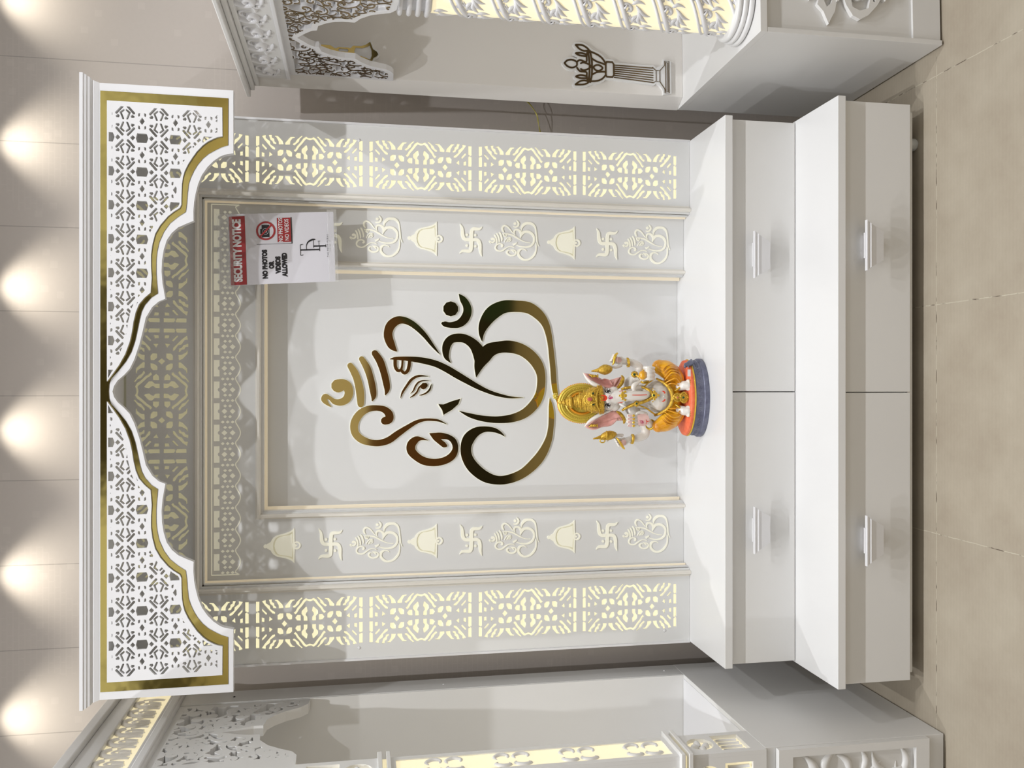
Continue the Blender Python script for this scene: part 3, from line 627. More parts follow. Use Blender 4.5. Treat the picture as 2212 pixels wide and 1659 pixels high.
# ================================================================ CANOPY (part of the mandir panel)
YC = -0.22; XM = -0.0185
def mir(l): return [(2 * XM - x, z) for x, z in l]
ztop = 2.1265
wout = [(0.7505, ztop)] + [(0.7505, 1.8115)] + list(OUT[1:]) ; wout[1] = (0.7505, OUT[0][1])
wout = [(0.7505, ztop), (0.7505, OUT[1][1])] 
L_ = [(min(x, 0.7505), z) for x, z in OUT[1:]]
half = [(0.7505, ztop), (0.7505, OUT[0][1])] + [(x, z) for x, z in OUT[1:]]
full_out = half[:-1] + [(XM, half[-1][1])] + mir(half[:-1])[::-1]
gh = [(0.7310, ztop - .002), (GOLD[0][0] + .0, GOLD[0][1])] + [tuple(p) for p in GOLD[1:-1]]
gfull = gh + [(XM, GOLD[-1][1])] + mir(gh)[::-1]
def inset(poly, d):
    """move a polygon inward by d"""
    p = ccw(poly); n = len(p); out = []
    for i in range(n):
        a, b_, c = Vector(p[i - 1]), Vector(p[i]), Vector(p[(i + 1) % n])
        d1 = (b_ - a).normalized(); d2 = (c - b_).normalized(); n1 = Vector((-d1.y, d1.x)); n2 = Vector((-d2.y, d2.x))
        nn = n1 + n2; k = nn.dot(n1)
        nn = nn / max(k, 0.35) if nn.length > 1e-6 else n1
        out.append(tuple(b_ + nn * d))
    return out
jr = [(0.7080, 2.1095), (JALI[0][0], JALI[0][1])] + [tuple(p) for p in JALI[1:]]
jr = jr[:-1] + [(JALI[-1][0], 2.1095)]
KJ = 0.99627                                             # the fretwork stands 8.5 mm proud of the traced board
jr = [(XM + (x - XM) * KJ, 1.485 + (z - 1.485) * KJ) for x, z in jr]
jl = mir(jr)
win_r = inset(jr, 0.0045); win_l = mir(win_r)          # opening behind each fretwork panel
can = empty('canopy', FW([(XM, YC, 2.12)])[0]); can.parent = shrine
COX, COY, COZ = XM, YC, 2.12
def FC(a, b_, d): return (a - COX, d - COY, b_ - COZ)
vs, fs = solid(*cdt([[full_out], [win_r], [win_l]], lambda g: 0 in g and 1 not in g and 2 not in g), YC, YC + 0.018, FC)
fascia = link_mesh('fascia_board', vs, fs, M['cool'], can)
vs, fs = solid(*cdt([[gfull], [win_r], [win_l]], lambda g: 0 in g and 1 not in g and 2 not in g), YC - 0.0015, YC, FC)
tag(link_mesh('gold_trim', vs, fs, M['gold_wavy'], can), 'gold mirror band around the fretwork')
# fretwork cell, drawing units (535 x 550 per cell)
B = []
def bar(x0, y0, x1, y1, w_): 
    dx, dy = x1 - x0, y1 - y0; L = math.hypot(dx, dy); nx, ny = -dy / L * w_, dx / L * w_; ex, ey = dx / L * w_ * .5, dy / L * w_ * .5
    return [(x0 + nx, y0 + ny), (x0 - ex, y0 - ey), (x0 - nx, y0 - ny), (x1 - nx, y1 - ny), (x1 + ex, y1 + ey), (x1 + nx, y1 + ny)]
for sx_ in (1, -1):
    for sy_ in (1, -1):
        def q(p): return [(x * sx_, y * sy_) for x, y in p]
        B.append(q(bar(38, 40, 143, 158, 16)))
        B.append(q([(12, 100), (24, 92), (86, 140), (42, 250), (22, 252), (20, 240), (56, 150), (14, 112)]))
        B.append(q([(90, 200), (112, 176), (148, 206), (138, 222), (100, 224)]))
        B.append(q([(208, 152), (232, 146), (228, 190), (214, 198), (204, 184)]))
    B.append([(sx_ * x, y) for x, y in ((82, 0), (118, -38), (153, 0), (118, 38))])
cells = []
KA, KB = 0.0848 / 550, 0.0797 / 535      # b: world X ; a: world -Z
def cell(cx, cz): return [[(cx + y * KA, cz - x * KB) for x, y in p] for p in B]
def hexa(cx, cz): return [(cx + y * KA, cz - x * KB) for x, y in ((-100, 0), (-78, -76), (72, -76), (100, 0), (72, 76), (-78, 76))]
def diam(cx, cz): return [(cx + y * KA, cz - x * KB) for x, y in ((-38, 0), (0, -55), (38, 0), (0, 55))]
fret = []; hexes = []
for i in range(0, 9):
    cx_ = XM + (i + 0.5) * 0.0845
    for j in range(0, 5):
        cz_ = 2.0643 - j * 0.0794
        fret += cell(cx_, cz_) + [diam(cx_ + 0.04225, cz_ + 0.0397)]
        if i < 8: hexes.append(hexa(cx_, cz_ + 0.0397))
inner_clip = inset(jr, 0.0120); hex_clip = inset(jr, 0.0045)
zmin = min(p[1] for p in jr)
def near(poly): 
    return min(p[0] for p in poly) < 0.72
fr = [inset(p, -0.0006) for p in fret if near(p)]
v, t = cdt([[jr], [inner_clip], fr, hexes, [hex_clip]], lambda g: 0 in g and not (1 in g and 2 in g) and not (3 in g and 4 in g))
for sgn in (1, -1):
    if sgn == 1: vs, fs = solid(v, t, YC - 0.0085, YC - 0.0015, FC)
    else:
        v2 = [Vector((2 * XM - q.x, q.y)) for q in v]; t2 = [tuple(x[::-1]) for x in t]
        vs, fs = solid(v2, [list(x) for x in t2], YC - 0.0085, YC - 0.0015, FC)
    link_mesh('fretwork_panel', vs, fs, M['cool'], can)
# cornice: stepped crown moulding with returns
prof = [(-0.012, 0.0), (0.0, 0.0), (0.004, 0.012), (0.004, 0.016), (0.010, 0.020), (0.012, 0.026), (0.014, 0.027), (0.016, 0.033), (0.018, 0.034), (0.018, 0.042), (-0.012, 0.042)]
m = MB(); xa, xb = -0.7875, 0.7505; ya, yb = YC, 0.13; z0 = ztop
path = [(xb, yb), (xb, ya), (xa, ya), (xa, yb)]
vs = []; n = len(prof)
for i, (px_, py_) in enumerate(path):
    for u, h in prof:
        ox = (u if i in (0, 1) else -u); oy = (0 if i in (0, 3) else -u)
        vs.append((px_ + ox - COX, py_ + oy - COY, z0 + h - COZ))
fs = []
for i in range(3):
    for k in range(n - 1): fs.append((i * n + k, (i + 1) * n + k, (i + 1) * n + k + 1, i * n + k + 1))
fs += [tuple(range(n))[::-1], tuple(3 * n + k for k in range(n))]
link_mesh('cornice', vs, fs, M['cool'], can)
m = MB(); m.box(xa, xb, ya, yb, z0, z0 + 0.02); m.box(xa + .004, xa + .02, YC + .018, 0.0, 1.93, ztop); m.box(xb - .02, xb - .004, YC + .018, 0.0, 1.93, ztop)
m.box(xa + 0.004, xa + .02, YC + .018, YC + .05, 1.815, 1.93)
m.v = [(x - COX, y - COY, z - COZ) for x, y, z in m.v]; m.build('canopy_box', M['cool'], can)

# ================================================================ SECURITY NOTICE
NY = -0.022
nc = (0.380, 1.7025); na = math.radians(-0.8)
note = empty('security_notice', (nc[0], NY, nc[1]))
tag(note, 'white laminated paper security notice with red header taped over the upper right motifs', 'sign')
def FN(a, b_, d):
    """paper coordinates (a right, b up from its middle), slightly turned and gently bowed"""
    bow = 0.004 * math.sin((b_ / 0.29 + 0.5) * PI) * 1.0 + 0.003 * (a / 0.1) ** 2
    return (a - b_ * 0.062, d - bow, b_ + a * 0.033)
W2, H2 = 0.0985, 0.1435
nx, nz = 8, 12
vs = []; fs = []
for j in range(nz + 1):
    for i in range(nx + 1): vs.append(FN(-W2 + 2 * W2 * i / nx, -H2 + 2 * H2 * j / nz, 0))
for j in range(nz):
    for i in range(nx): k = j * (nx + 1) + i; fs.append((k, k + 1, k + nx + 2, k + nx + 1))
n0 = len(vs)
link_mesh('paper_sheet', vs + [(x, y + .0004, z) for x, y, z in vs], fs + [tuple(q + n0 for q in f[::-1]) for f in fs], M['paper'], note, smooth='all')
def strip_poly(pl, m_, name, d, parent=note):
    v, t = cdt([pl], lambda g: len(g) > 0)
    vs = [FN(q.x, q.y, d) for q in v]; return link_mesh(name, vs, [tuple(x) for x in t], m_, parent)
def grid_rect(x0, x1, z0, z1, n=8): return [R(x0 + (x1 - x0) * i / n, x0 + (x1 - x0) * (i + 1) / n, z0, z1) for i in range(n)]
strip_poly(grid_rect(-W2 + .001, W2 - .006, H2 - .0455, H2 - .003), M['red'], 'red_header', -0.0009)
text_mesh('SECURITY NOTICE', 0.030, FN, note, 'header_text', M['paperwhite'], -0.0025, H2 - .024, -0.0016, sx=0.69, bold=0.0016)
for i, s in enumerate(('NO PHOTOS', 'OR', 'VIDEOS', 'ALLOWED')):
    text_mesh(s, 0.0172, FN, note, 'notice_text', M['ink'], -0.046 + (.003, 0, 0, 0)[i], 0.0475 - i * 0.0178, -0.0010, sx=0.80, bold=0.0013)
strip_poly([R(0.0125, 0.0135, -0.0275, 0.068), R(0.0125, 0.086, -0.0285, -0.0262)], M['ink'], 'rule_line', -0.0008)
ring = disc(0.050, 0.0425, 0.0262, 36); ringi = disc(0.050, 0.0425, 0.0212, 32)
v, t = cdt([[ring], [ringi]], lambda g: 0 in g and 1 not in g)
camb = [R(0.0325, 0.0665, 0.033, 0.0535), R(0.042, 0.0555, 0.053, 0.0575), R(0.0350, 0.0395, 0.0535, 0.0555)]
lens_o = disc(0.0485, 0.0435, 0.0088, 24); lens_i = disc(0.0485, 0.0435, 0.0074, 22); lens_c = disc(0.0485, 0.0435, 0.0040, 16)
v3, t3 = cdt([camb, [lens_o], [lens_i], [lens_c]], lambda g: (0 in g and 1 not in g) or (2 in g and 3 not in g))
link_mesh('camera_symbol', [FN(q.x, q.y, -0.0009) for q in v3], [tuple(x) for x in t3], M['ink'], note)
link_mesh('ban_ring', [FN(q.x, q.y, -0.0013) for q in v], [tuple(x) for x in t], M['red'], note)
strip_poly([bar(0.0325, 0.0605, 0.0675, 0.0250, 0.0022)], M['red'], 'ban_bar', -0.0014)
strip_poly([R(0.0175, 0.0845, -0.0255, 0.0115)], M['red'], 'red_label', -0.0010)
text_mesh('NO PHOTOS', 0.0155, FN, note, 'label_text', M['paperwhite'], 0.051, 0.0018, -0.0015, sx=0.74, bold=0.0003)
text_mesh('NO VIDEOS', 0.0155, FN, note, 'label_text', M['paperwhite'], 0.051, -0.0148, -0.0015, sx=0.74, bold=0.0003)
# TDF monogram
tz = -0.048
mono = [R(-0.0085, -0.0045, -0.1020, -0.0495), R(-0.0215, 0.0080, -0.0502, -0.0488)]
mono += ribbon([(-0.0215, -0.0500, .0007), (-0.0213, -0.0535, .0010), (-0.0200, -0.0575, .0004)], 3) + ribbon([(0.0080, -0.0495, .0007), (0.0082, -0.053, .0010), (0.0095, -0.0570, .0004)], 3)
mono += ribbon([(-0.0065, -0.0665, .0006), (0.006, -0.0665, .0009), (0.016, -0.072, .0018), (0.0215, -0.083, .0024), (0.0220, -0.0905, .0012)], 5)
mono += [R(-0.011, 0.001, -0.1030, -0.1015), R(0.0015, 0.0052, -0.1195, -0.0855), R(-0.002, 0.024, -0.0862, -0.0850), R(0.0035, 0.017, -0.1012, -0.1002), R(0.0165, 0.0175, -0.1045, -0.0975), R(-0.001, 0.008, -0.1200, -0.1190), R(-0.0065, 0.0045, -0.1025, -0.1015)]
strip_poly(mono, M['ink'], 'monogram', -0.0010)
text_mesh('THE DECO FURNS', 0.0070, FN, note, 'maker_text', M['ink'], 0.0035, -0.1255, -0.0010, sx=0.82, spacing=1.45)
text_mesh('ESTABLISHED   1992', 0.0032, FN, note, 'maker_text', M['ink'], 0.0035, -0.1315, -0.0010, sx=0.9, spacing=1.3)
for (x0, x1, z0, z1) in ((-0.109, 0.100, 0.1435 - .012, 0.1435 + .030), (-0.1, 0.105, -0.1435 - .008, -0.1435 + .018)):
    vs = []; fs = []; nn = 30
    random.seed(4)
    for j in range(5):
        for i in range(nn + 1):
            p = FN(x0 + (x1 - x0) * i / nn, z0 + (z1 - z0) * j / 4, -0.0016 - 0.0007 * random.random()); vs.append(p)
    for j in range(4):
        for i in range(nn): k = j * (nn + 1) + i; fs.append((k, k + 1, k + nn + 2, k + nn + 1))
    link_mesh('clear_tape', vs, fs, M['tape'], note)
# ================================================================ CARVED RELIEF HELPERS
def relief(MBo, stroke, F, h=0.5, sub=5, seg=7):
    """half-round raised stroke [(a,b,r)] lying on a surface F(a,b,depth)"""
    pts = cat(stroke, sub)
    vs = []
    n = len(pts)
    for i, (a, b_, r) in enumerate(pts):
        p, q = pts[max(i - 1, 0)], pts[min(i + 1, n - 1)]
        dx, dy = q[0] - p[0], q[1] - p[1]; L = math.hypot(dx, dy) or 1; nx_, ny_ = -dy / L, dx / L
        r = max(r, 2e-4)
        for k in range(seg):
            an = PI * k / (seg - 1)
            vs.append(F(a + nx_ * r * math.cos(an), b_ + ny_ * r * math.cos(an), -r * h * 2 * math.sin(an)))
    fs = []
    for i in range(n - 1):
        for k in range(seg - 1): fs.append((i * seg + k, i * seg + k + 1, (i + 1) * seg + k + 1, (i + 1) * seg + k))
    fs.append(tuple(range(seg))); fs.append(tuple((n - 1) * seg + k for k in range(seg))[::-1])
    MBo.add(vs, fs)
def tf(st, cx, cy, s=1.0, ang=0.0, fl=1): 
    c, n = math.cos(ang), math.sin(ang)
    return [(cx + (x * fl * c - y * n) * s, cy + (x * fl * n + y * c) * s, r * s) for x, y, r in st]
SPIRAL = [(0.10, 0.0, .10), (0.02, 0.10, .10), (-0.12, 0.06, .10), (-0.14, -0.10, .10), (0.0, -0.24, .10), (0.2, -0.22, .10), (0.36, -0.05, .09), (0.40, 0.2, .08), (0.30, 0.5, .06), (0.10, 0.75, .03)]
LEAF = [(0, 0, .03), (0.08, 0.2, .10), (0.16, 0.42, .12), (0.12, 0.65, .08), (0.0, 0.85, .01)]
CURL = [(0.0, 0.0, .12), (-0.14, 0.06, .10), (-0.12, 0.22, .09), (0.05, 0.30, .08), (0.25, 0.2, .06), (0.38, 0.0, .04), (0.45, -0.2, .01)]
def scroll_field(region_pts, size, seed, jitter=0.25):
    """interlaced C-scrolls as brush strokes covering a region"""
    random.seed(seed); xs = [p[0] for p in region_pts]; ys = [p[1] for p in region_pts]; out = []
    x = min(xs); row = 0
    while x < max(xs) + size * .3:
        y = min(ys) + (row % 2) * size * .42
        while y < max(ys) + size * .3:
            a = random.uniform(0, 2 * PI); fl = 1 if (row + int(y / size)) % 2 else -1
            cx_, cy_ = x + random.uniform(-jitter, jitter) * size, y + random.uniform(-jitter, jitter) * size
            out.append(tf(SPIRAL, cx_, cy_, size, a, fl))
            out.append(tf([(0.30, 0.5, .05), (0.5, 0.62, .06), (0.66, 0.55, .07), (0.70, 0.42, .085)], cx_, cy_, size, a, fl))
            out.append(tf([(0.2, -0.22, .05), (0.42, -0.38, .055), (0.62, -0.34, .05), (0.72, -0.2, .07)], cx_, cy_, size, a, fl))
            y += size * .84
        x += size * .72; row += 1
    return out

# ================================================================ RIGHT-HAND CARVED MANDIR
RO = (0.876, -0.514)
def RF(vs): return [(x - RO[0], y - RO[1], z) for x, y, z in vs]
rcab = empty('mandir_cabinet', (RO[0], RO[1], 0), math.radians(1.66))
tag(rcab, 'white cabinet with carved pot relief on its front, right of the main mandir', 'cabinet')
# local: x from 0 (left side) to 0.62, y from 0 (front) to 0.568 (back)
m = MB(); m.box(0, 0.0125, 0, 0.568, 0.006, 0.49); m.box(0.0125, 0.62, 0.006, 0.568, 0.006, 0.085)
m.build('carcass', M['side'], rcab, bevel=0.001)
MB().box(-0.0005, 0.62, -0.0005, 0.568, 0.49, 0.5085).build('top_board', M['white2'], rcab, bevel=0.001)
MB().box(0.0125, 0.62, 0.012, 0.03, 0.085, 0.49).build('front_panel', M['side'], rcab)
def RP(a, b_, d): return (a, 0.0118 + d, b_)
def KX(px, pz): return (px, pz)
pot_c = 0.150
kal = MB()
pot = [(pot_c + x, z) for x, z in ((-0.022, .150), (-0.040, .158), (-0.048, .166), (-0.040, .176), (-0.062, .190), (-0.088, .214), (-0.101, .238), (-0.092, .258), (-0.066, .276), (-0.046, .284), (-0.050, .292), (-0.058, .296), (-0.060, .302))]
pot = pot + [(2 * pot_c - x, z) for x, z in pot[::-1]]
rim_d = -0.012
flower = []
for k in range(5): flower.append(disc(pot_c + .014 * math.cos(2 * PI * k / 5 + .3) - .028, .238 + .014 * math.sin(2 * PI * k / 5 + .3), .0115, 14))
pocket = [(pot_c + x, z) for x, z in ((-0.070, .214), (-0.078, .238), (-0.070, .258), (-0.030, .266), (0.03, .266), (.07, .258), (.078, .238), (.07, .214), (.03, .206), (-.03, .206))]
dots = [disc(pot_c - .05 + .033 * i, z, .0032, 10) for i in range(4) for z in (.274, .198)]
vs, fs = solid(*cdt([[pot], [pocket], flower, dots, [disc(pot_c - .028, .238, .005, 10)]], lambda g: (0 in g and 1 not in g and 3 not in g) or (2 in g and 4 not in g)), -0.013, 0.0, RP)
kal.add(vs, fs)
leaves = []
for sgn in (-1, 1):
    for (pts) in ([(-.055, .300), (-.085, .306), (-.106, .318), (-.118, .3235), (-.104, .330), (-.086, .338), (-.070, .354), (-.055, .350), (-.048, .338), (-.062, .334), (-.074, .328), (-.064, .316), (-.05, .310)],
                  [(-.045, .302), (-.052, .330), (-.045, .352), (-.058, .372), (-.040, .378), (-.026, .364), (-.022, .34), (-.028, .31)],
                  [(-.02, .304), (-.024, .34), (-.018, .378), (0, .405), (0, .304)]):
        leaves.append([(pot_c + sgn * -x if sgn == -1 else pot_c + x, z) for x, z in pts] if sgn == 1 else [(pot_c - x, z) for x, z in pts])
vs, fs = solid(*cdt([leaves], lambda g: len(g) > 0), -0.011, 0.0, RP); kal.add(vs, fs)
kal.build('pot_relief', M['white2'], rcab, bevel=0.0025)
for (fx_, fy_) in ((0.03, 0.05), (0.03, 0.5), (0.59, 0.05), (0.59, 0.5)):
    MB().lathe([(0, 0), (.014, 0), (.014, .006), (0, .006)], 12, Matrix.Translation((fx_, fy_, 0))).build('foot', M['gap'], rcab)

rsh = empty('mandir_shrine', (RO[0], RO[1], 0.5087), math.radians(1.66))
tag(rsh, 'carved white shrine with glowing spiral column and scrolled side arch, right of the main mandir', 'mandir')
def L(vs): return [(x, y, z - 0.5087) for x, y, z in vs]
def build(mb, name, m_, par, **k): mb.v = L(mb.v); return mb.build(name, m_, par, **k)
m = MB(); pf = [(-0.0025, .5675), (0.0235, .5215), (0.60, .5215), (0.60, .5675)]
m.add([(x, y, z) for z in (.5087, 1.785) for x, y in pf], [(3, 2, 1, 0), (4, 5, 6, 7), (0, 1, 5, 4), (1, 2, 6, 5), (2, 3, 7, 6), (3, 0, 4, 7)])
build(m, 'back_board', M['beige'], rsh, bevel=0.001)
# side arch (in the depth plane)
def RA(a, b_, d): return (0.0185 + d, a, b_ - 0.5087)
yo = 0.514
aro = [(0.5205, 1.393), (0.470, 1.394), (0.455, 1.400), (0.440, 1.415), (0.432, 1.436), (0.420, 1.462), (0.400, 1.485), (0.377, 1.500), (0.377, 1.528), (0.372, 1.548), (0.362, 1.568), (0.345, 1.589), (0.318, 1.594), (0.318, 1.605), (0.305, 1.620), (0.288, 1.632), (0.270, 1.646)]
ar2 = [(0.253, 1.634), (0.238, 1.622), (0.222, 1.607), (0.217, 1.594), (0.192, 1.590), (0.172, 1.568), (0.162, 1.548), (0.158, 1.528), (0.158, 1.500), (0.134, 1.486), (0.112, 1.462), (0.100, 1.436), (0.092, 1.415), (0.075, 1.402), (0.030, 1.398)]
arch = aro + ar2 + [(0.012, 1.398), (0.012, 1.682), (0.5205, 1.682)]
inn = inset(arch, 0.0155)
strokes = scroll_field(inn, 0.052, 11)
wide = []; thin = []
for st in strokes: wide += ribbon([(a, b_, w_ * 1.0) for a, b_, w_ in st], 4, jn=8); thin += ribbon([(a, b_, w_ * .36) for a, b_, w_ in st], 4, jn=6)
vs, fs = solid(*cdt([[arch], [inn], wide], lambda g: 0 in g and (1 not in g or 2 in g)), 0.0, 0.015, RA)
sa = link_mesh('side_arch', vs, fs, M['cool'], rsh)
vs, fs = solid(*cdt([[inn], thin], lambda g: 0 in g and 1 in g), -0.0015, 0.0, RA)
tag(link_mesh('mirror_scrollwork', vs, fs, M['bronze'], sa), 'dark bronze mirror lines along the scrolls')
# frieze, ledges and roof
m = MB(); m.box(0.006, 0.60, 0.0, 0.5205, 1.692, 1.79); build(m, 'frieze_board', M['side'], rsh)
m = MB(); m.box(0.002, 0.60, -0.004, 0.5205, 1.682, 1.692); build(m, 'ledge', M['cool'], rsh, bevel=0.002)
m = MB(); m.box(-0.004, 0.60, -0.012, 0.5675, 1.772, 1.785); m.box(-0.016, 0.60, -0.022, 0.57, 1.785, 1.797); m.box(-0.034, 0.60, -0.034, 0.574, 1.797, 1.809)
build(m, 'roof', M['white2'], rsh, bevel=0.003)
m = MB()
def RFz(a, b_, d): return (0.006 + d, a, b_ - 0.5087)
for k in range(6):
    c = 0.02 + 0.082 * k + 0.03
    s = 0.070
    for st, dx, dz, an, fl in ((SPIRAL, 0, .05, .5, 1), (CURL, .022, .032, 2.6, 1), (LEAF, -.01, .012, -.9, 1), (LEAF, .012, .010, -.2, -1), (LEAF, .03, .012, .5, 1), (LEAF, -.02, .035, 1.2, -1), (CURL, -.012, .062, .3, -1)):
        relief(m, tf(st, c + dx, 1.694 + dz, s * (1 if st is SPIRAL else .62), an, fl), RFz, h=.75, sub=3, seg=6)
    m.ball(RFz(c + .015, 1.735, -.004), .008, seg=10, rings=6)
m.build('frieze_carving', M['cool'], rsh, smooth='all')
# spiral column
ccx, ccy, cr = 0.099, 0.106, 0.066
T = Matrix.Translation((ccx, ccy, -0.5087))
m = MB().lathe([(0, .515), (cr - .006, .515), (cr - .006, 1.315), (0, 1.315)], 48, T); col_ = m.build('column_core', M['glow_warm'], rsh, smooth=True)
def CF(u, v_, d):
    an = PI * 1.0 + u / cr; r = cr - .006 - d
    return (ccx + r * math.cos(an), ccy + r * math.sin(an), v_ - 0.5087)
m = MB(); P_ = 0.1045
PT = 2 * P_                                             # two ribs wind round together
for st_ in range(2):
    for off in (0.0, 0.017):
        pts = []
        for i in range(241):
            u = 2 * PI * cr * (-4.0 + 8.0 * i / 240); v_ = 0.92 + st_ * P_ + off + PT * u / (2 * PI * cr)
            if .518 < v_ < 1.314: pts.append(CF(u, v_, -.001 if off else 0.0))
        m.tube(pts, .0040 if off else .0072, 7)
def shear(st, u0, v0, s_): return [(u0 + a * s_, v0 + (b_ + a * .5) * s_, r * s_) for a, b_, r in st]
MOT = [tf(SPIRAL, .0, .55, .62, 2.2, 1), tf(LEAF, .10, .30, .55, 2.4, 1), tf(LEAF, .02, .26, .6, 1.9, 1), tf(LEAF, -.08, .24, .62, 1.45, 1), tf(LEAF, -.18, .30, .55, .9, 1), tf(LEAF, .12, .42, .5, 3.2, -1),
       tf(CURL, -.16, .66, .42, .4, 1), tf(LEAF, .26, .62, .45, -.4, 1), tf(LEAF, .30, .44, .42, -1.2, -1), [(.03, .62, .09), (.05, .64, .11), (.07, .66, .09)]]
for c_ in range(6):
    for q_ in range(-6, 14):
        u0 = 2 * PI * cr * (c_ / 6.0); v0 = 0.92 - 0.075 + P_ * (q_ - 4) + PT * (c_ / 6.0 - 0.5)
        for st in MOT:
            stt = shear(st, u0 - .012, v0 + .006, .086)
            if max(p[1] for p in stt) < 1.312 and min(p[1] for p in stt) > .52: relief(m, stt, CF, h=.45, sub=3, seg=6)
m.build('column_carving', M['cool'], col_, smooth='all')
def torus_prof(R0, zs, r): 
    out = [(0.0, zs[0] - r)]
    for z in zs:
        for k in range(7): an = -PI / 2 + PI * k / 6; out.append((R0 + r * math.cos(an), z + r * math.sin(an)))
        R0 -= .004
    out.append((0.0, zs[-1] + r)); return out
m = MB().lathe(torus_prof(.080, [.517, .531, .545], .0075), 48, T); m.build('column_base', M['white'], rsh, smooth=True)
m = MB()
for z in (1.326, 1.348, 1.370, 1.392): m.lathe([(0, z - .006)] + [(.066 + .006 * math.cos(-PI / 2 + PI * k / 6), z + .006 * math.sin(-PI / 2 + PI * k / 6)) for k in range(7)] + [(0, z + .006)], 40, T)
m.lathe([(0, 1.315), (.058, 1.315), (.058, 1.69), (0, 1.69)], 40, T)
m.build('column_capital', M['cool'], rsh, smooth=True)
# gold bell emblem and gold lamp emblem on the back board
def RB(a, b_, d): return (a - RO[0] + 0.0155, 0.5215 + d, b_ - 0.5087)
def decal(name, back, face, m_, lab, t1=.009):
    vs, fs = solid(*cdt([back], lambda g: len(g) > 0), -t1, 0.0, RB); o = link_mesh(name, vs, fs, M['white'], rsh)
    b_ = o.modifiers.new('bevel', 'BEVEL'); b_.width = .0015; b_.segments = 2; b_.limit_method = 'ANGLE'; b_.angle_limit = math.radians(50)
    vs, fs = solid(*face, -t1 - .0015, -t1, RB); tag(link_mesh('mirror_face', vs, fs, m_, o), lab); return o
def c5(a, b_):   # drawing units of the bell emblem -> metres on the board
    return (0.9536 + (650 - b_) * 0.000262, 1.4366 + (1750 - a) * 0.000236)
bo = [c5(*p) for p in ((1070, 592), (1180, 592), (1215, 612), (1240, 625), (1275, 608), (1390, 605), (1420, 610), (1450, 580), (1540, 580), (1600, 562), (1655, 525), (1690, 605), (1735, 630), (1752, 655), (1735, 680), (1692, 705), (1665, 772), (1590, 735), (1530, 715), (1460, 712), (1425, 680), (1390, 668), (1275, 665), (1240, 648), (1205, 655), (1070, 650))]
bi1 = [c5(*p) for p in ((1480, 600), (1560, 602), (1625, 580), (1650, 565), (1672, 620), (1675, 680), (1655, 725), (1600, 705), (1540, 690), (1480, 685), (1464, 642))]
bi2 = [c5(*p) for p in ((1285, 622), (1385, 622), (1395, 638), (1385, 654), (1285, 652), (1272, 638))]
decal('bell_emblem', [inset(bo, -.0055)], cdt([[bo], [bi1], [bi2]], lambda g: 0 in g and 1 not in g and 2 not in g), M['gold'], 'gold mirror bell outline', .006)
def c6(a, b_): return (0.9585 + (660 - b_) * 0.000285, 0.7265 + (640 - a) * 0.000292)
def s6(pts, w_): return [(*c6(a, b_), w_) for a, b_ in pts]
lines = [s6(p, .0025) for p in ([(100, 648), (130, 618), (180, 608), (225, 625), (232, 648), (225, 672), (180, 692), (130, 680), (100, 648)],
    [(220, 445), (290, 445), (350, 480), (372, 520)], [(220, 448), (262, 488), (310, 505), (350, 498)], [(220, 535), (270, 528), (330, 540)], [(220, 538), (262, 556), (330, 560)],
    [(220, 782), (270, 765), (330, 772)], [(220, 785), (262, 798), (330, 795)], [(215, 870), (290, 865), (345, 845), (372, 800)], [(215, 868), (262, 832), (310, 820), (350, 828)],
    [(345, 500), (335, 560), (330, 620), (265, 605), (235, 625)], [(345, 830), (335, 770), (330, 730), (265, 725), (232, 690)], [(372, 500), (388, 590), (392, 670), (388, 760), (372, 835)],
    [(350, 500), (362, 590), (365, 670), (362, 760), (350, 835)], [(272, 640), (300, 630), (345, 640), (380, 665), (340, 700), (300, 712), (272, 700)], [(405, 672), (430, 650), (470, 648), (505, 675), (470, 705), (430, 702), (405, 672)],
    [(385, 510), (450, 535), (500, 570), (540, 625)], [(390, 580), (440, 608), (500, 625), (540, 640)], [(385, 825), (450, 815), (500, 790), (540, 745)], [(390, 755), (440, 725), (500, 715), (540, 715)],
    [(548, 605), (610, 605), (625, 630), (625, 740), (610, 765), (548, 765), (538, 740), (538, 630), (548, 605)])]
for i in range(7):
    b0 = 635 + i * 22; b1 = 640 + i * 26
    lines.append([(*c6(630, b0), .0014), (*c6(850, b0 * .5 + b1 * .5), .0016), (*c6(1050, b1), .0014)])
lines += [s6(p, .0010) for p in ([(1045, 632), (1085, 665), (1085, 775), (1050, 800)], [(1090, 662), (1125, 662), (1125, 782), (1090, 782)], [(1125, 662), (1178, 600), (1178, 555), (1226, 555), (1226, 900), (1178, 900), (1178, 860), (1125, 782)], [(1190, 570), (1212, 570), (1212, 888), (1190, 888), (1190, 570)])]
fc = []; bk = []
for i, st in enumerate(lines):
    sub = 4 if i < 19 else 1
    fc += ribbon(st, sub, jn=6); bk += ribbon(st, sub, grow=.0062, jn=8)
bk += [[c6(*p) for p in ((380, 520), (380, 820), (560, 760), (560, 610))], [c6(*p) for p in ((560, 610), (560, 760), (1060, 800), (1060, 635))], [c6(*p) for p in ((250, 600), (250, 720), (400, 830), (400, 520))], [c6(*p) for p in ((1060, 650), (1060, 790), (1226, 890), (1226, 560))], [c6(*p) for p in ((120, 640), (180, 615), (230, 650), (180, 690))]]
decal('lamp_emblem', bk, cdt([fc], lambda g: len(g) > 0), M['bronze'], 'dark bronze and gold mirror outline of a standing oil lamp', .008)

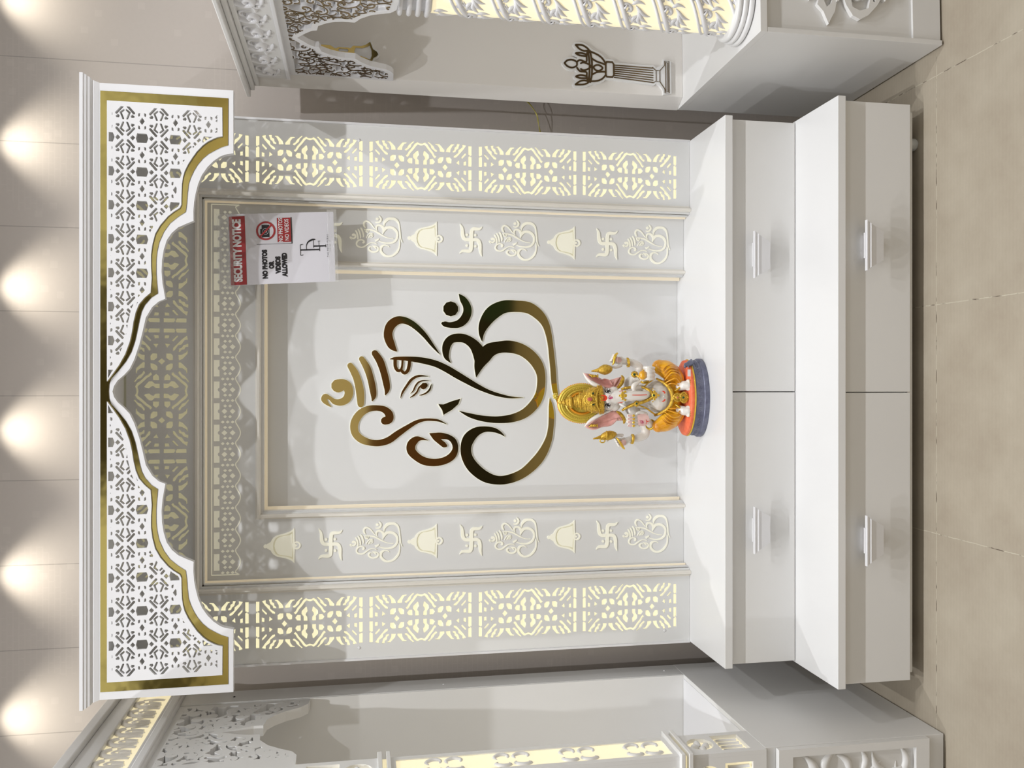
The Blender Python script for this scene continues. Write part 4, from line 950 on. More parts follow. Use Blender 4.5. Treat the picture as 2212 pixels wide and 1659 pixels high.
# ================================================================ LEFT-HAND CARVED MANDIR
LX, LYF = -0.9025, -0.5167
lcab = empty('mandir_cabinet', (LX, LYF, 0)); tag(lcab, 'white cabinet with raised door of carved leaf scrolls, left of the main mandir', 'cabinet')
m = MB().box(-0.62, 0, 0, 0.64, 0.004, 0.4975); m.build('carcass', M['side'], lcab, bevel=0.0015)
dr = empty('door', (-0.0015, 0, 0.0)); dr.parent = lcab
def DP(a, b_, d): return (a, d, b_)
dz0, dz1, dx1, dx0 = 0.057, 0.469, 0.0, -0.53
vs, fs = solid(*cdt([[R(dx0, dx1, dz0, dz1)], [R(dx0 + .020, dx1 - .020, dz0 + .037, dz1 - .037)]], lambda g: 0 in g and 1 not in g), -0.017, -0.001, DP)
o = link_mesh('door_frame', vs, fs, M['white2'], dr)
MB().box(dx0 + .018, dx1 - .018, -0.004, -0.001, dz0 + .03, dz1 - .03).build('door_field', M['side'], dr)
m = MB()
def DR_(a, b_, d): return (a, -0.004 + d, b_)
for st, x, z, s_, an, fl in ((SPIRAL, -.16, .345, .13, 2.0, 1), (LEAF, -.10, .352, .10, -1.2, 1), (LEAF, -.085, .330, .09, -2.0, -1), (CURL, -.10, .30, .09, .4, 1), (LEAF, -.075, .262, .075, -.9, 1), (LEAF, -.075, .235, .07, -1.5, 1), (LEAF, -.09, .215, .06, -2.2, -1), (SPIRAL, -.14, .17, .11, 4.0, -1), (LEAF, -.085, .165, .09, -.9, -1), (LEAF, -.09, .135, .085, -1.5, 1), (CURL, -.075, .128, .07, 1.2, 1), (SPIRAL, -.25, .25, .14, 1.0, 1), (LEAF, -.2, .25, .1, .5, 1), (LEAF, -.3, .32, .1, 2.5, 1), (LEAF, -.3, .18, .1, 3.5, -1)):
    relief(m, tf(st, x - .006, .26 + (z - .255) * 1.12, s_ * 1.05, an, fl), DR_, h=.42, sub=4, seg=7)
m.build('leaf_relief', M['white2'], dr, smooth='all')

lsh = empty('mandir_shrine', (LX, LYF, 0.4977)); tag(lsh, 'carved white shrine with lit square pillar and scroll-cut side arch, left of the main mandir', 'mandir')
def L2(vs): return [(x - LX, y - LYF, z - 0.4977) for x, y, z in vs]
def b2(mb, name, m_, par=lsh, **k): mb.v = L2(mb.v); return mb.build(name, m_, par, **k)
m = MB(); m.box(-1.5, -0.9027, 0.032, 0.122, 0.4977, 1.985); b2(m, 'back_board', M['side'], bevel=.001)
m = MB(); m.box(-1.5, -0.904, 0.028, 0.032, 0.4977, 1.985); b2(m, 'back_face', M['side'])
m = MB().box(-1.48, -0.915, -0.40, 0.026, 0.4977, 0.4990); b2(m, 'top_sheet', M['cool'])
for z in (.545, 1.24, 1.845):
    m = MB().ball((-0.9024, 0.072, z), .0035, .5, 1, 1, 10, 6); b2(m, 'screw_cap', M['gap'] if z > 1.5 else M['white'], smooth='all')
def LA(a, b_, d): return (-0.905 - d - LX, a - LYF, b_ - 0.4977)
lar = [(0.026, 1.628), (-0.012, 1.632), (-0.035, 1.650), (-0.060, 1.690), (-0.085, 1.718), (-0.112, 1.735), (-0.150, 1.740), (-0.150, 1.765), (-0.160, 1.790), (-0.178, 1.842), (-0.198, 1.80), (-0.206, 1.768), (-0.208, 1.742), (-0.245, 1.738), (-0.280, 1.715), (-0.305, 1.685), (-0.328, 1.652), (-0.350, 1.640), (-0.520, 1.636), (-0.520, 1.985), (0.026, 1.985)]
lin = inset([(0.026, 1.628), (-0.012, 1.632), (-0.035, 1.650), (-0.060, 1.690), (-0.085, 1.718), (-0.112, 1.735), (-0.150, 1.740), (-0.150, 1.765), (-0.160, 1.790), (-0.178, 1.842), (-0.198, 1.80), (-0.206, 1.768), (-0.208, 1.742), (-0.245, 1.738), (-0.280, 1.715), (-0.305, 1.685), (-0.328, 1.652), (-0.350, 1.640), (-0.375, 1.640), (-0.375, 1.985), (0.026, 1.985)], 0.017)
wide = []
for st in scroll_field(lin, 0.062, 5): wide += ribbon(st, 4, grow=.0012, jn=8)
vs, fs = solid(*cdt([[lar], [lin], wide], lambda g: 0 in g and (1 not in g or 2 in g)), 0.0, 0.028, LA)
link_mesh('side_arch', vs, fs, M['side'], lsh)
# cornice with lit frieze
m = MB(); m.box(-1.5, -0.893, -0.53, 0.122, 1.985, 2.022); m.box(-1.5, -0.888, -0.535, 0.126, 1.990, 2.012); b2(m, 'lower_ledge', M['side'], bevel=.004)
m = MB(); m.box(-1.5, -0.90, -0.52, 0.122, 2.022, 2.115); b2(m, 'lit_frieze', M['glow_warm'])
m = MB(); m.box(-1.5, -0.886, -0.535, 0.122, 2.108, 2.150); m.box(-1.5, -0.870, -0.55, 0.124, 2.150, 2.175); b2(m, 'roof', M['side'], bevel=.003)
m = MB()
def LFz(a, b_, d): return (-0.8998 - d - LX, a - LYF, b_ - 0.4977)
for k in range(9):
    c = 0.045 - 0.064 * k
    for st in ([(-.020, .010, .004), (-.026, .045, .009), (-.016, .072, .010), (0.006, .076, .010), (.018, .062, .008)], [(-.012, .008, .003), (-.012, .040, .005), (0, .056, .005), (.010, .040, .005), (.006, .014, .003)],
               [(.022, .008, .003), (.026, .030, .0045), (.020, .050, .004)], [(.030, .008, .003), (.035, .035, .0045), (.030, .066, .004)], [(-.004, .012, .004), (-.001, .030, .007), (-.002, .042, .003)]):
        relief(m, [(c + a, 2.026 + b_, r * .8) for a, b_, r in st], LFz, h=.4, sub=4, seg=6)
m.build('frieze_carving', M['cream'], lsh, smooth='all')
# pillar
pil = empty('pillar', (0, 0, 0)); pil.parent = lsh
def pb(mb, name, m_, **k): mb.v = L2(mb.v); return mb.build(name, m_, pil, **k)
for z0, z1 in ((.693, .704), (.713, .7235), (1.415, 1.425), (1.435, 1.446)):
    pb(MB().box(-1.032, -0.893, -0.538, -0.394, z0, z1), 'collar', M['white2'], bevel=.0015)
pb(MB().box(-1.02, -0.906, -0.522, -0.410, .70, 1.44), 'pillar_core', M['glow_warm'])
def side_face(a, b_, d): return (-0.903 - d - LX, a - LYF, b_ - 0.4977)      # +X face: a = y
def front_face(a, b_, d): return (a - LX, -0.525 + d - LYF, b_ - 0.4977)
def framed(Ff, x0, x1, z0, z1, holes, name, th=.010):
    vs, fs = solid(*cdt([[R(x0, x1, z0, z1)], holes], lambda g: 0 in g and 1 not in g), 0.0, th, Ff); return link_mesh(name, vs, fs, M['white2'], pil)
for (x0, x1, Ff) in ((-0.525, -0.409, side_face), (-1.018, -0.9131, front_face)):
    w_ = x1 - x0; xm = (x0 + x1) / 2
    framed(Ff, x0, x1, .4980, .690, [disc(xm, .648, .033, 30), R(x0 + .016, x1 - .016, .533, .606)], 'pillar_block')
    framed(Ff, x0, x1, 1.446, 1.640, [disc(xm, 1.492, .034, 30), R(x0 + .016, x1 - .016, 1.535, 1.612)], 'pillar_block')
    framed(Ff, x0, x1, .7235, 1.415, [R(x0 + .017, x1 - .017, .735, 1.403)], 'pillar_shaft')
    def Fi(a, b_, d, Ff=Ff): return Ff(a, b_, .0098 + d)
    for zc in (.648, 1.492):
        m = MB()
        for k in range(4): relief(m, [(xm + r * math.cos(PI / 2 * k + .25 * r / .03), zc + r * math.sin(PI / 2 * k + .25 * r / .03), q) for r, q in ((.003, .003), (.010, .008), (.020, .009), (.028, .001))], Fi, h=.6, sub=3)
        m.build('rosette', M['white2'], pil, smooth='all')
    for (zb_, n_) in ((.540, 4), (1.545, 3)):
        for k in range(n_):
            m = MB(); xx = x0 + .030 + k * (w_ - .06) / (n_ - 1); relief(m, [(xx, zb_, .0045), (xx, zb_ + .056, .0045)], Fi, h=.6, sub=2); m.build('flute_bar', M['white2'], pil, smooth='all')
    z = .752
    kk = 0
    m = MB()
    while z < 1.38:
        if kk % 2 == 0:
            for sg in (1, -1):
                relief(m, [(xm + sg * a, z + .030 + b_, r) for a, b_, r in ((.004, -.02, .003), (.022, -.026, .007), (.030, -.008, .008), (.020, .010, .007), (.004, .006, .004))], Fi, h=.8, sub=4)
                relief(m, [(xm + sg * a, z + .058 + b_, r) for a, b_, r in ((.004, .0, .003), (.024, -.004, .007), (.030, .014, .008), (.018, .030, .007), (.004, .022, .004))], Fi, h=.8, sub=4)
                relief(m, tf(LEAF, xm + sg * .006, z + .012, .030, -sg * .6, 1), Fi, h=.8, sub=3)
            z += .108
        else:
            for k in range(7): relief(m, tf(LEAF, xm, z + .022, .030, 2 * PI * k / 7, 1), Fi, h=.9, sub=3)
            z += .056
        kk += 1
    m.build('garland_carving', M['white2'], pil, smooth='all')
pb(MB().box(-1.008, -0.9128, -0.5155, -0.418, .4980, .694), 'lit_block', M['glow_warm'])
pb(MB().box(-1.008, -0.9128, -0.5155, -0.418, 1.446, 1.64), 'lit_block', M['glow_warm'])
pb(MB().box(-1.018, -0.9055, -0.522, -0.43, 1.640, 1.985), 'pillar_head', M['side'])

# ================================================================ YELLOW WIRE
wire = MB()
def wpath(pts): return cat([(x, y, z) for x, y, z in pts], 6)
wire.tube(wpath([(0.905, 0.12, 1.005), (0.888, 0.155, 0.965), (0.868, 0.16, 0.945), (0.848, 0.165, 0.932), (0.80, 0.17, 0.925), (0.76, 0.17, 0.918)]), .0013, 6)
wire.tube(wpath([(0.905, 0.12, 0.995), (0.882, 0.17, 0.950), (0.858, 0.175, 0.934), (0.835, 0.172, 0.930), (0.80, 0.172, 0.921), (0.76, 0.172, 0.914)]), .0013, 6)
w_ = wire.build('electric_wire', M['wire'], None, smooth=True); tag(w_, 'thin yellow twin wire looping across the gap beside the right mandir', 'wire')
# ================================================================ PAINTED GANESHA STATUE
M['marble'] = mat('painted_marble', (0.80, 0.76, 0.71), 0.18, coat=0.6, sss=0.15)
M['pink'] = mat('pink_paint', (0.86, 0.47, 0.42), 0.3, coat=0.4, var=0.22, vscale=40, sss=0.1)
M['palm'] = mat('pale_pink_paint', (0.84, 0.56, 0.52), 0.3, coat=0.4, var=0.15, vscale=60)
M['goldp'] = mat('gold_paint', (0.80, 0.52, 0.07), 0.30, 0.6, bump=0.9, bscale=420, col2=(0.50, 0.29, 0.03), vscale=160)
M['golds'] = mat('smooth_gold_paint', (0.80, 0.52, 0.07), 0.24, 0.6, bump=0.3, bscale=300)
M['halo'] = mat('yellow_gold_halo', (0.72, 0.56, 0.09), 0.38, 0.25, bump=0.5, bscale=260)
M['orange'] = mat('orange_bead_paint', (0.85, 0.33, 0.02), 0.35, 0.1)
M['cloth'] = mat('glossy_saffron_cloth', (0.90, 0.46, 0.012), 0.16, coat=0.8, col2=(0.62, 0.23, 0.005), vscale=28)
M['cushion'] = mat('coral_cushion', (0.86, 0.20, 0.09), 0.5, col2=(0.78, 0.14, 0.055), vscale=90, bump=0.8, bscale=110)
M['slate'] = mat('slate_blue_base', (0.115, 0.12, 0.185), 0.3, 0.25, bump=0.4, bscale=200, col2=(0.18, 0.19, 0.26), vscale=60)
M['redp'] = mat('vermilion_paint', (0.80, 0.06, 0.02), 0.35)
M['magenta'] = mat('magenta_ink', (0.55, 0.04, 0.16), 0.4)
M['green'] = mat('green_gem', (0.01, 0.07, 0.035), 0.12)
M['rose'] = mat('rose_gem', (0.55, 0.12, 0.08), 0.15, coat=0.5)
M['eye'] = mat('eye_black', (0.015, 0.012, 0.012), 0.2)
U = 0.000244
def S(cx, cy, Y=-0.08):
    """drawing units of the statue (down, across) at depth Y -> room metres"""
    z = 0.9345 - (cx - 204.6) * 0.000256; k = (-0.08 - Y) / 2.42
    return Vector(((-0.0208 - (cy - 693) * U) * (1 - k), Y, z + (1.485 - z) * k))
SO = Vector((-0.040, -0.088, 0.4892))
stat = empty('ganesha_statue', SO)
tag(stat, 'painted seated elephant-headed deity figurine with gold crown and saffron dhoti on blue base', 'statue')
def sb(mb, name, m_, par=stat, smooth='all', remesh=0, lab=None, it=5):
    mb.v = [tuple(Vector(v) - SO) for v in mb.v]; o = mb.build(name, m_, par, smooth=smooth)
    if remesh:
        r = o.modifiers.new('remesh', 'REMESH'); r.mode = 'VOXEL'; r.voxel_size = remesh; r.use_smooth_shade = True
        s = o.modifiers.new('smooth', 'SMOOTH'); s.iterations = it; s.factor = 0.6
    if lab: tag(o, lab)
    return o
def limb(mb, pts, sub=5, seg=14):
    """tapered limb through (cx, cy, Y, radius in units)"""
    q = cat([(*S(a, b_, y), r * U) for a, b_, y, r in pts], sub)
    mb.tube([p[:3] for p in q], [p[3] for p in q], seg)
    for p in (q[0], q[-1]): mb.ball(p[:3], p[3], seg=seg, rings=8)
# --- plinth
bc = S(1790, 775, -0.085); bcx = bc.x
BR = 0.1165; BD = 0.073; bcy = -0.085
def ell(rx, z, ry=None): return [(bcx + rx * math.cos(2 * PI * k / 72), bcy + (ry if ry else rx * BD / BR) * math.sin(2 * PI * k / 72), z) for k in range(72)]
def stack(prof, name, m_, **k):
    m = MB(); vs = []; fs = []
    for r, z in prof: vs += ell(r, z)
    for i in range(len(prof) - 1):
        for j in range(72): j2 = (j + 1) % 72; fs.append((i * 72 + j, i * 72 + j2, (i + 1) * 72 + j2, (i + 1) * 72 + j))
    fs.append(tuple(range(72))[::-1]); fs.append(tuple((len(prof) - 1) * 72 + j for j in range(72)))
    m.add(vs, fs); return sb(m, name, m_, smooth=True, **k)
z0 = 0.4892
ps = stack([(BR - .002, z0), (BR, z0 + .003), (BR, z0 + .012), (BR - .002, z0 + .015), (BR - .005, z0 + .016), (BR - .006, z0 + .036), (BR - .004, z0 + .038), (BR - .005, z0 + .041)], 'plinth', M['slate'])
m = MB()
for k in range(30):
    an = PI + PI * (k + .5) / 30
    ctr = Vector((bcx + (BR - .0055) * math.cos(an), bcy + (BR - .0055) * BD / BR * math.sin(an), z0 + .026)); t_ = Vector((-math.sin(an) * BR, math.cos(an) * BD, 0)).normalized()
    pts = [ctr + t_ * (0.0042 * math.cos(q) * (1 - q / 9)) + Vector((0, 0, 0.0062 * math.sin(q) * (1 - q / 9))) for q in [i * .6 for i in range(10)]]
    m.tube(pts, .0009, 5)
sb(m, 'scroll_relief', M['slate'], ps)
stack([(BR - .0035, z0 + .041), (BR - .002, z0 + .043), (BR - .004, z0 + .0455), (BR - .008, z0 + .046)], 'gold_rim', M['golds'])
stack([(BR - .006, z0 + .044), (BR - .004, z0 + .047), (BR - .006, z0 + .053), (BR - .014, z0 + .057), (BR - .05, z0 + .060), (.01, z0 + .061)], 'cushion', M['cushion'])
# --- body
b = MB()
for cx_, cy_, y_, r_, ax, ay, az in ((1440, 757, -.078, 205, 1.0, .86, .90), (1270, 765, -.068, 150, 1.05, .8, 1), (1180, 770, -.062, 140, 1.1, .75, .9), (1600, 770, -.065, 150, 1.2, .9, .8)):
    b.ball(S(cx_, cy_, y_), r_ * U, ax, ay, az, 20, 12)
for L_ in ([(1110, 690, -.06, 85), (1095, 600, -.058, 72), (1150, 545, -.064, 62), (1225, 520, -.078, 54), (1285, 560, -.092, 42), (1300, 520, -.108, 40)],
           [(1110, 860, -.06, 85), (1120, 930, -.066, 74), (1200, 985, -.066, 60), (1310, 1080, -.072, 62), (1345, 1105, -.086, 50), (1300, 1050, -.100, 42)],
           [(1120, 600, -.045, 62), (1190, 480, -.038, 56), (1205, 400, -.036, 55), (1130, 355, -.040, 48), (1060, 340, -.044, 42), (1020, 335, -.048, 42)],
           [(1160, 950, -.045, 62), (1270, 1120, -.038, 58), (1275, 1215, -.036, 58), (1195, 1258, -.040, 50), (1110, 1275, -.044, 42), (1070, 1285, -.048, 42)]):
    limb(b, L_)
# head, cheeks and trunk
b.ball(S(835, 790, -.082), 140 * U, 1.0, .85, .95, 20, 12); b.ball(S(770, 745, -.09), 62 * U, seg=14); b.ball(S(775, 850, -.09), 62 * U, seg=14)
b.ball(S(905, 700, -.085), 66 * U, seg=14); b.ball(S(915, 865, -.085), 70 * U, seg=14)
limb(b, [(850, 775, -.098, 105), (930, 762, -.108, 86), (1010, 752, -.116, 72), (1110, 750, -.122, 62), (1200, 748, -.124, 56), (1270, 742, -.122, 52), (1300, 725, -.118, 44)], 6, 18)
limb(b, [(1290, 700, -.112, 36), (1250, 655, -.104, 36), (1185, 650, -.112, 34), (1140, 655, -.120, 33), (1150, 620, -.122, 30), (1190, 595, -.122, 22), (1222, 573, -.122, 9)], 6, 14)
# palms
b.ball(S(985, 325, -.052), 56 * U, .95, .5, 1.0); b.ball(S(1030, 1300, -.052), 56 * U, .95, .5, 1.0)
b.ball(S(1250, 1040, -.107), 84 * U, .92, .38, 1.05); b.ball(S(1290, 480, -.118), 70 * U, 1.05, .6, .8)
# four fingers and a thumb on each hand
for i in range(4):
    c = 985 + i * 43 * .95; limb(b, [(1195, c + 5, -.108, 23), (1125, c, -.110, 21), (1065 + (8, 0, 2, 14)[i], c - 2, -.106, 17)], 4, 10)
limb(b, [(1290, 975, -.108, 26), (1225, 950, -.114, 22), (1178, 962, -.118, 14)], 4, 10)
for i in range(4):
    c = 412 + i * 44; limb(b, [(1275, c - 2, -.124, 23), (1330, c, -.132, 23), (1385, c + 2, -.124, 19)], 4, 10)
limb(b, [(1255, 560, -.118, 22), (1225, 525, -.126, 20), (1235, 490, -.130, 16)], 4, 10)
for i in range(4):
    limb(b, [(945 - i * 4, 352 - i * 24, -.056, 18), (895 - i * 2 + 6 * i, 345 - i * 24, -.060, 17), (862 + i * 12, 332 - i * 24, -.066, 13), (882 + i * 12, 322 - i * 22, -.072, 11)], 4, 10)
limb(b, [(985, 385, -.056, 24), (925, 408, -.060, 20), (870, 395, -.066, 15), (800, 385, -.066, 9)], 4, 10)
for i in range(4):
    limb(b, [(985 + i * 5, 1275 + i * 24, -.056, 18), (935 + i * 12, 1272 + i * 24, -.060, 17), (905 + i * 16, 1262 + i * 28, -.066, 13), (925 + i * 16, 1272 + i * 28, -.072, 11)], 4, 10)
limb(b, [(1000, 1225, -.056, 24), (950, 1225, -.060, 20), (880, 1250, -.066, 14), (820, 1300, -.064, 8)], 4, 10)
# legs and feet
for sgn, c0 in ((-1, 640), (1, 920)):
    limb(b, [(1700, c0 - sgn * 0, -.118, 52), (1760, c0 + sgn * 15, -.128, 58), (1800, c0 + sgn * 12, -.136, 46)], 4, 14)
    for i in range(5):
        cc = c0 + sgn * (-42 + i * 27) + sgn * 10
        limb(b, [(1795, cc, -.136, 20 - i), (1828 - i * 4, cc + sgn * 2, -.142, 17 - i), ], 2, 10)
sb(b, 'body', M['marble'], remesh=0.0016, it=4)
# --- tusks, ears
m = MB(); limb(m, [(985, 850, -.112, 20), (1020, 872, -.118, 14), (1050, 885, -.120, 3)], 4, 10); sb(m, 'tusk', M['marble'])
m = MB(); limb(m, [(960, 690, -.112, 18), (985, 675, -.118, 10)], 4, 10); sb(m, 'tusk', M['marble'], lab='broken short tusk')
for pts, rim, orn, band in (
    ([(548, 478), (600, 482), (660, 497), (700, 520), (742, 556), (790, 540), (850, 556), (885, 598), (905, 640), (935, 600), (960, 560), (985, 525), (1010, 520), (1005, 570), (975, 625), (930, 662), (870, 668), (800, 655), (730, 628), (640, 580), (590, 530)],
     [(546, 476, -.062, 8), (585, 535, -.068, 20), (640, 590, -.074, 27), (710, 630, -.08, 27), (775, 656, -.086, 20)], (680, 512), [(1000, 512, -.07, 12), (1012, 540, -.076, 22), (1000, 590, -.080, 24), (965, 640, -.084, 20), (935, 668, -.088, 12)]),
    ([(565, 1118), (600, 1142), (650, 1156), (700, 1152), (745, 1132), (790, 1122), (840, 1118), (890, 1098), (940, 1050), (970, 1012), (1000, 1045), (1012, 1040), (995, 985), (955, 940), (905, 925), (850, 938), (820, 960), (740, 990), (680, 1030), (620, 1080)],
     [(563, 1116, -.062, 8), (610, 1062, -.068, 20), (665, 1020, -.074, 24), (740, 975, -.08, 24), (800, 948, -.084, 20), (850, 932, -.088, 16)], (672, 1105), [(945, 940, -.088, 12), (975, 960, -.084, 20), (1010, 1000, -.080, 22), (1030, 1045, -.074, 20), (1025, 1075, -.07, 12)])):
    cx_ = sum(p[0] for p in pts) / len(pts); cy_ = sum(p[1] for p in pts) / len(pts)
    m = MB(); P = cat([(float(a), float(b_)) for a, b_ in pts + pts[:1]], 3)[:-1]; n = len(P)
    vs = []
    rings = [(1.0, -.074), (0.92, -.079), (0.72, -.070), (0.42, -.064), (0.1, -.062)]
    for s_, y_ in rings: vs += [S(cx_ + (a - cx_) * s_, cy_ + (b_ - cy_) * s_, y_) for a, b_ in P]
    vs += [S(a, b_, -.060) for a, b_ in P]
    fs = []
    for i in range(len(rings) - 1):
        for k in range(n): k2 = (k + 1) % n; fs.append((i * n + k, i * n + k2, (i + 1) * n + k2, (i + 1) * n + k))
    fs.append(tuple((len(rings) - 1) * n + k for k in range(n)))
    o5 = len(rings) * n
    for k in range(n): k2 = (k + 1) % n; fs.append((k2, k, o5 + k, o5 + k2))
    m.add(vs, fs); ear = sb(m, 'ear', M['pink'])
    m = MB(); limb(m, rim, 5, 12); sb(m, 'ear_rim', M['marble'], ear)
    m = MB(); m.ball(S(orn[0] - 25, orn[1], -.080), 20 * U, 1, .6, 1.2); m.ball(S(orn[0] + 5, orn[1], -.082), 17 * U, 1, .6, 1.4); m.ball(S(orn[0] + 35, orn[1], -.080), 15 * U, 1.6, .6, .6)
    limb(m, [(orn[0] - 70, orn[1] + (-20 if orn[1] < 700 else 20), -.074, 7), (orn[0] - 40, orn[1] + (-4 if orn[1] < 700 else 4), -.080, 9)], 3, 8)
    sb(m, 'earring', M['goldp'], ear)
    m = MB(); limb(m, band, 5, 10); sb(m, 'shoulder_band', M['goldp'])
# --- halo and crown
hc = S(530, 838, -.052); hx, hz = 238 * U, 285 * 0.000256
def hell(s_, y_, n=64): return [Vector((hc.x + hx * s_ * math.cos(2 * PI * k / n), y_, hc.z + hz * s_ * math.sin(2 * PI * k / n))) for k in range(n)]
m = MB(); vs = []; R_ = [(1.0, -.044), (1.0, -.052), (.95, -.055), (.90, -.053), (.86, -.0565), (.70, -.0535), (.66, -.056), (.60, -.053), (.05, -.053)]
for s_, y_ in R_: vs += hell(s_, y_)
fs = []
for i in range(len(R_) - 1):
    for k in range(64): k2 = (k + 1) % 64; fs.append((i * 64 + k, i * 64 + k2, (i + 1) * 64 + k2, (i + 1) * 64 + k))
fs.append(tuple((len(R_) - 1) * 64 + k for k in range(64))); fs.append(tuple(range(64))[::-1])
m.add(vs, fs); halo = sb(m, 'halo', M['halo'], smooth=True)
m = MB()
for p in hell(1.0, -.049, 78): m.ball(p, .0023, seg=8, rings=5)
sb(m, 'bead_edge', M['orange'], halo)
m = MB()
for p in hell(.78, -.0562, 62): m.ball(p, .0012, seg=6, rings=4)
sb(m, 'bead_row', M['halo'], halo)
m = MB(); m.tube([p for p in hell(.52, -.0535, 48)] , .0034, 6); sb(m, 'inner_ring', M['orange'], halo)
for k, (a, b_) in enumerate(((222, 752),)):
    m = MB()
    for q_ in range(7): m.ball(S(a + 22 * math.sin(q_ * .9), b_ + 28 * math.cos(q_ * .9), -.05), 13 * U, seg=8, rings=5)
    m.ball(S(a, b_, -.05), 20 * U, seg=10, rings=6); sb(m, 'halo_finial', M['halo'], halo)
a0, a1 = S(770, 792, -.088), S(238, 832, -.066)
ax = (a1 - a0).normalized(); rot = ax.to_track_quat('Z', 'Y').to_matrix().to_4x4(); T2 = Matrix.Translation(a0) @ rot
Lc = (a1 - a0).length; un = Lc / 532
cpro = [(150, -12), (172, 0), (176, 12), (168, 16), (172, 30), (165, 36), (168, 50), (158, 58), (160, 90), (150, 130), (134, 170), (120, 200), (128, 206), (126, 216), (104, 226), (98, 250), (106, 256), (104, 268), (82, 276), (72, 300), (80, 306), (78, 316), (58, 326), (50, 352), (76, 360), (80, 380), (66, 398), (60, 402), (62, 410), (40, 430), (26, 440), (40, 446), (40, 458), (24, 470), (16, 478), (24, 486), (22, 496), (8, 520), (0, 534)]
m = MB().lathe([(r * U, h * un) for r, h in cpro], 40, T2)
m.v = [(v[0], -.088 + (v[1] + .088) * .8, v[2]) for v in m.v]
crown = sb(m, 'crown', M['goldp'], smooth=True)
m = MB()
for rr, hh in ((174, 44), (150, 140), (122, 212), (102, 262)):
    for k in range(34):
        an = 2 * PI * k / 34; p = T2 @ Vector((rr * U * math.cos(an), rr * U * math.sin(an), hh * un)); m.ball((p.x, -.088 + (p.y + .088) * .8, p.z), 7 * U, seg=6, rings=4)
for st in ([(600, 700, -.118, 7), (585, 735, -.124, 9), (560, 760, -.122, 7), (545, 790, -.12, 5)], [(600, 880, -.118, 7), (585, 845, -.124, 9), (560, 820, -.122, 7), (545, 790, -.12, 5)], [(700, 655, -.112, 8), (655, 690, -.118, 10), (640, 740, -.124, 10), (690, 760, -.126, 8)], [(700, 930, -.112, 8), (655, 900, -.118, 10), (640, 850, -.124, 10), (690, 825, -.126, 8)],
           [(735, 650, -.10, 9), (705, 720, -.116, 11), (698, 790, -.122, 11), (708, 870, -.116, 11), (745, 945, -.10, 9)]): limb(m, st, 4, 8)
sb(m, 'crown_filigree', M['golds'], crown)
for a, b_, r, mm_, y_ in ((622, 790, 30, 'rose', -.126), (655, 718, 16, 'green', -.120), (662, 850, 16, 'green', -.120)):
    m = MB()
    for q_ in range(14): m.ball(S(a + 1.35 * r * 1.2 * math.sin(q_ * PI / 7), b_ + 1.2 * r * math.cos(q_ * PI / 7), y_ + .002), 6 * U, seg=6, rings=4)
    sb(m, 'gem_setting', M['golds'], crown)
    m = MB().ball(S(a, b_, y_), r * U, .8, .5, 1.1, 14, 8); sb(m, 'gem', M[mm_], crown)
# --- face paint
def SD(a, b_, y_): return S(a, b_, y_)
def dab(polys, y_, th, name, m_, par=stat, lab=None):
    v, t = cdt([polys], lambda g: len(g) > 0)
    used = v; vs = [tuple(S(q.x * 1000, q.y * 1000, y_) - SO) for q in used]; n = len(vs)
    vs2 = [(x, y + th, z) for x, y, z in vs]; o = link_mesh(name, vs + vs2, [tuple(x) for x in t] + [tuple(i + n for i in x[::-1]) for x in t], m_, par)
    if lab: tag(o, lab)
    return o
def rb(st, sub=4): return ribbon([(a / 1000, b_ / 1000, w_ / 1000) for a, b_, w_ in st], sub, jn=8)
for sgn, cc in ((-1, 690), (1, 868)):
    s2 = lambda pts: [(a, cc + sgn * b_, w_) for a, b_, w_ in pts]
    dab(rb(s2([(806, 36, 1), (803, 10, 3), (816, -16, 4), (836, -30, 1)])), -.1235, .006, 'eyebrow', M['eye'])
    dab(rb(s2([(836, 32, 1), (828, 8, 3), (836, -16, 4), (856, -30, 1)])), -.1245, .006, 'eyelid', M['eye'])
    o = dab(rb(s2([(845, 30, 1), (842, 5, 12), (850, -14, 11), (862, -26, 1)])), -.1242, .006, 'eye_white', M['paperwhite'])
    dab(rb(s2([(844, 2, 11), (847, -4, 11)])), -.1248, .005, 'pupil', M['eye'])
    dab(rb(s2([(860, 24, 1), (862, 0, 3), (868, -20, 1)])), -.1245, .006, 'lower_lid', M['eye'])
dab(rb([(762, 746, 3), (780, 746, 5), (806, 751, 8), (820, 775, 8), (806, 800, 8), (780, 803, 5), (762, 805, 3)], 4) + rb([(764, 776, 3), (790, 776, 5), (812, 776, 9)], 3), -.1285, .008, 'forehead_mark', M['redp'], lab='vermilion trident mark')
dab(rb([(848, 768, 2), (856, 782, 4), (868, 786, 4), (872, 774, 4), (866, 768, 3)], 4) + rb([(874, 772, 3), (886, 780, 4), (890, 770, 3), (882, 760, 3)], 4) + rb([(862, 760, 2), (858, 752, 3), (866, 746, 2)], 3), -.1315, .006, 'om_mark', M['magenta'])
dab(rb([(1125, 740, 3), (1200, 742, 4), (1300, 738, 4)], 3), -.1385, .005, 'trunk_line', M['redp'])
dab(rb([(970, 697, 2), (1010, 690, 4)], 3), -.131, .01, 'tusk_line', M['redp']); dab(rb([(955, 835, 2), (1010, 828, 4)], 3), -.131, .012, 'tusk_line', M['redp'])
m = MB()
for a, b_, r in ((975, 748, 12), (1010, 748, 30), (1045, 748, 22), (1080, 748, 22), (1105, 745, 14), (1010, 712, 16), (1010, 785, 16), (1040, 800, 14), (1040, 700, 14)): m.ball(S(a, b_, -.133), r * U, 1, .45, 1.1, 12, 8)
sb(m, 'trunk_ornament', M['golds'])
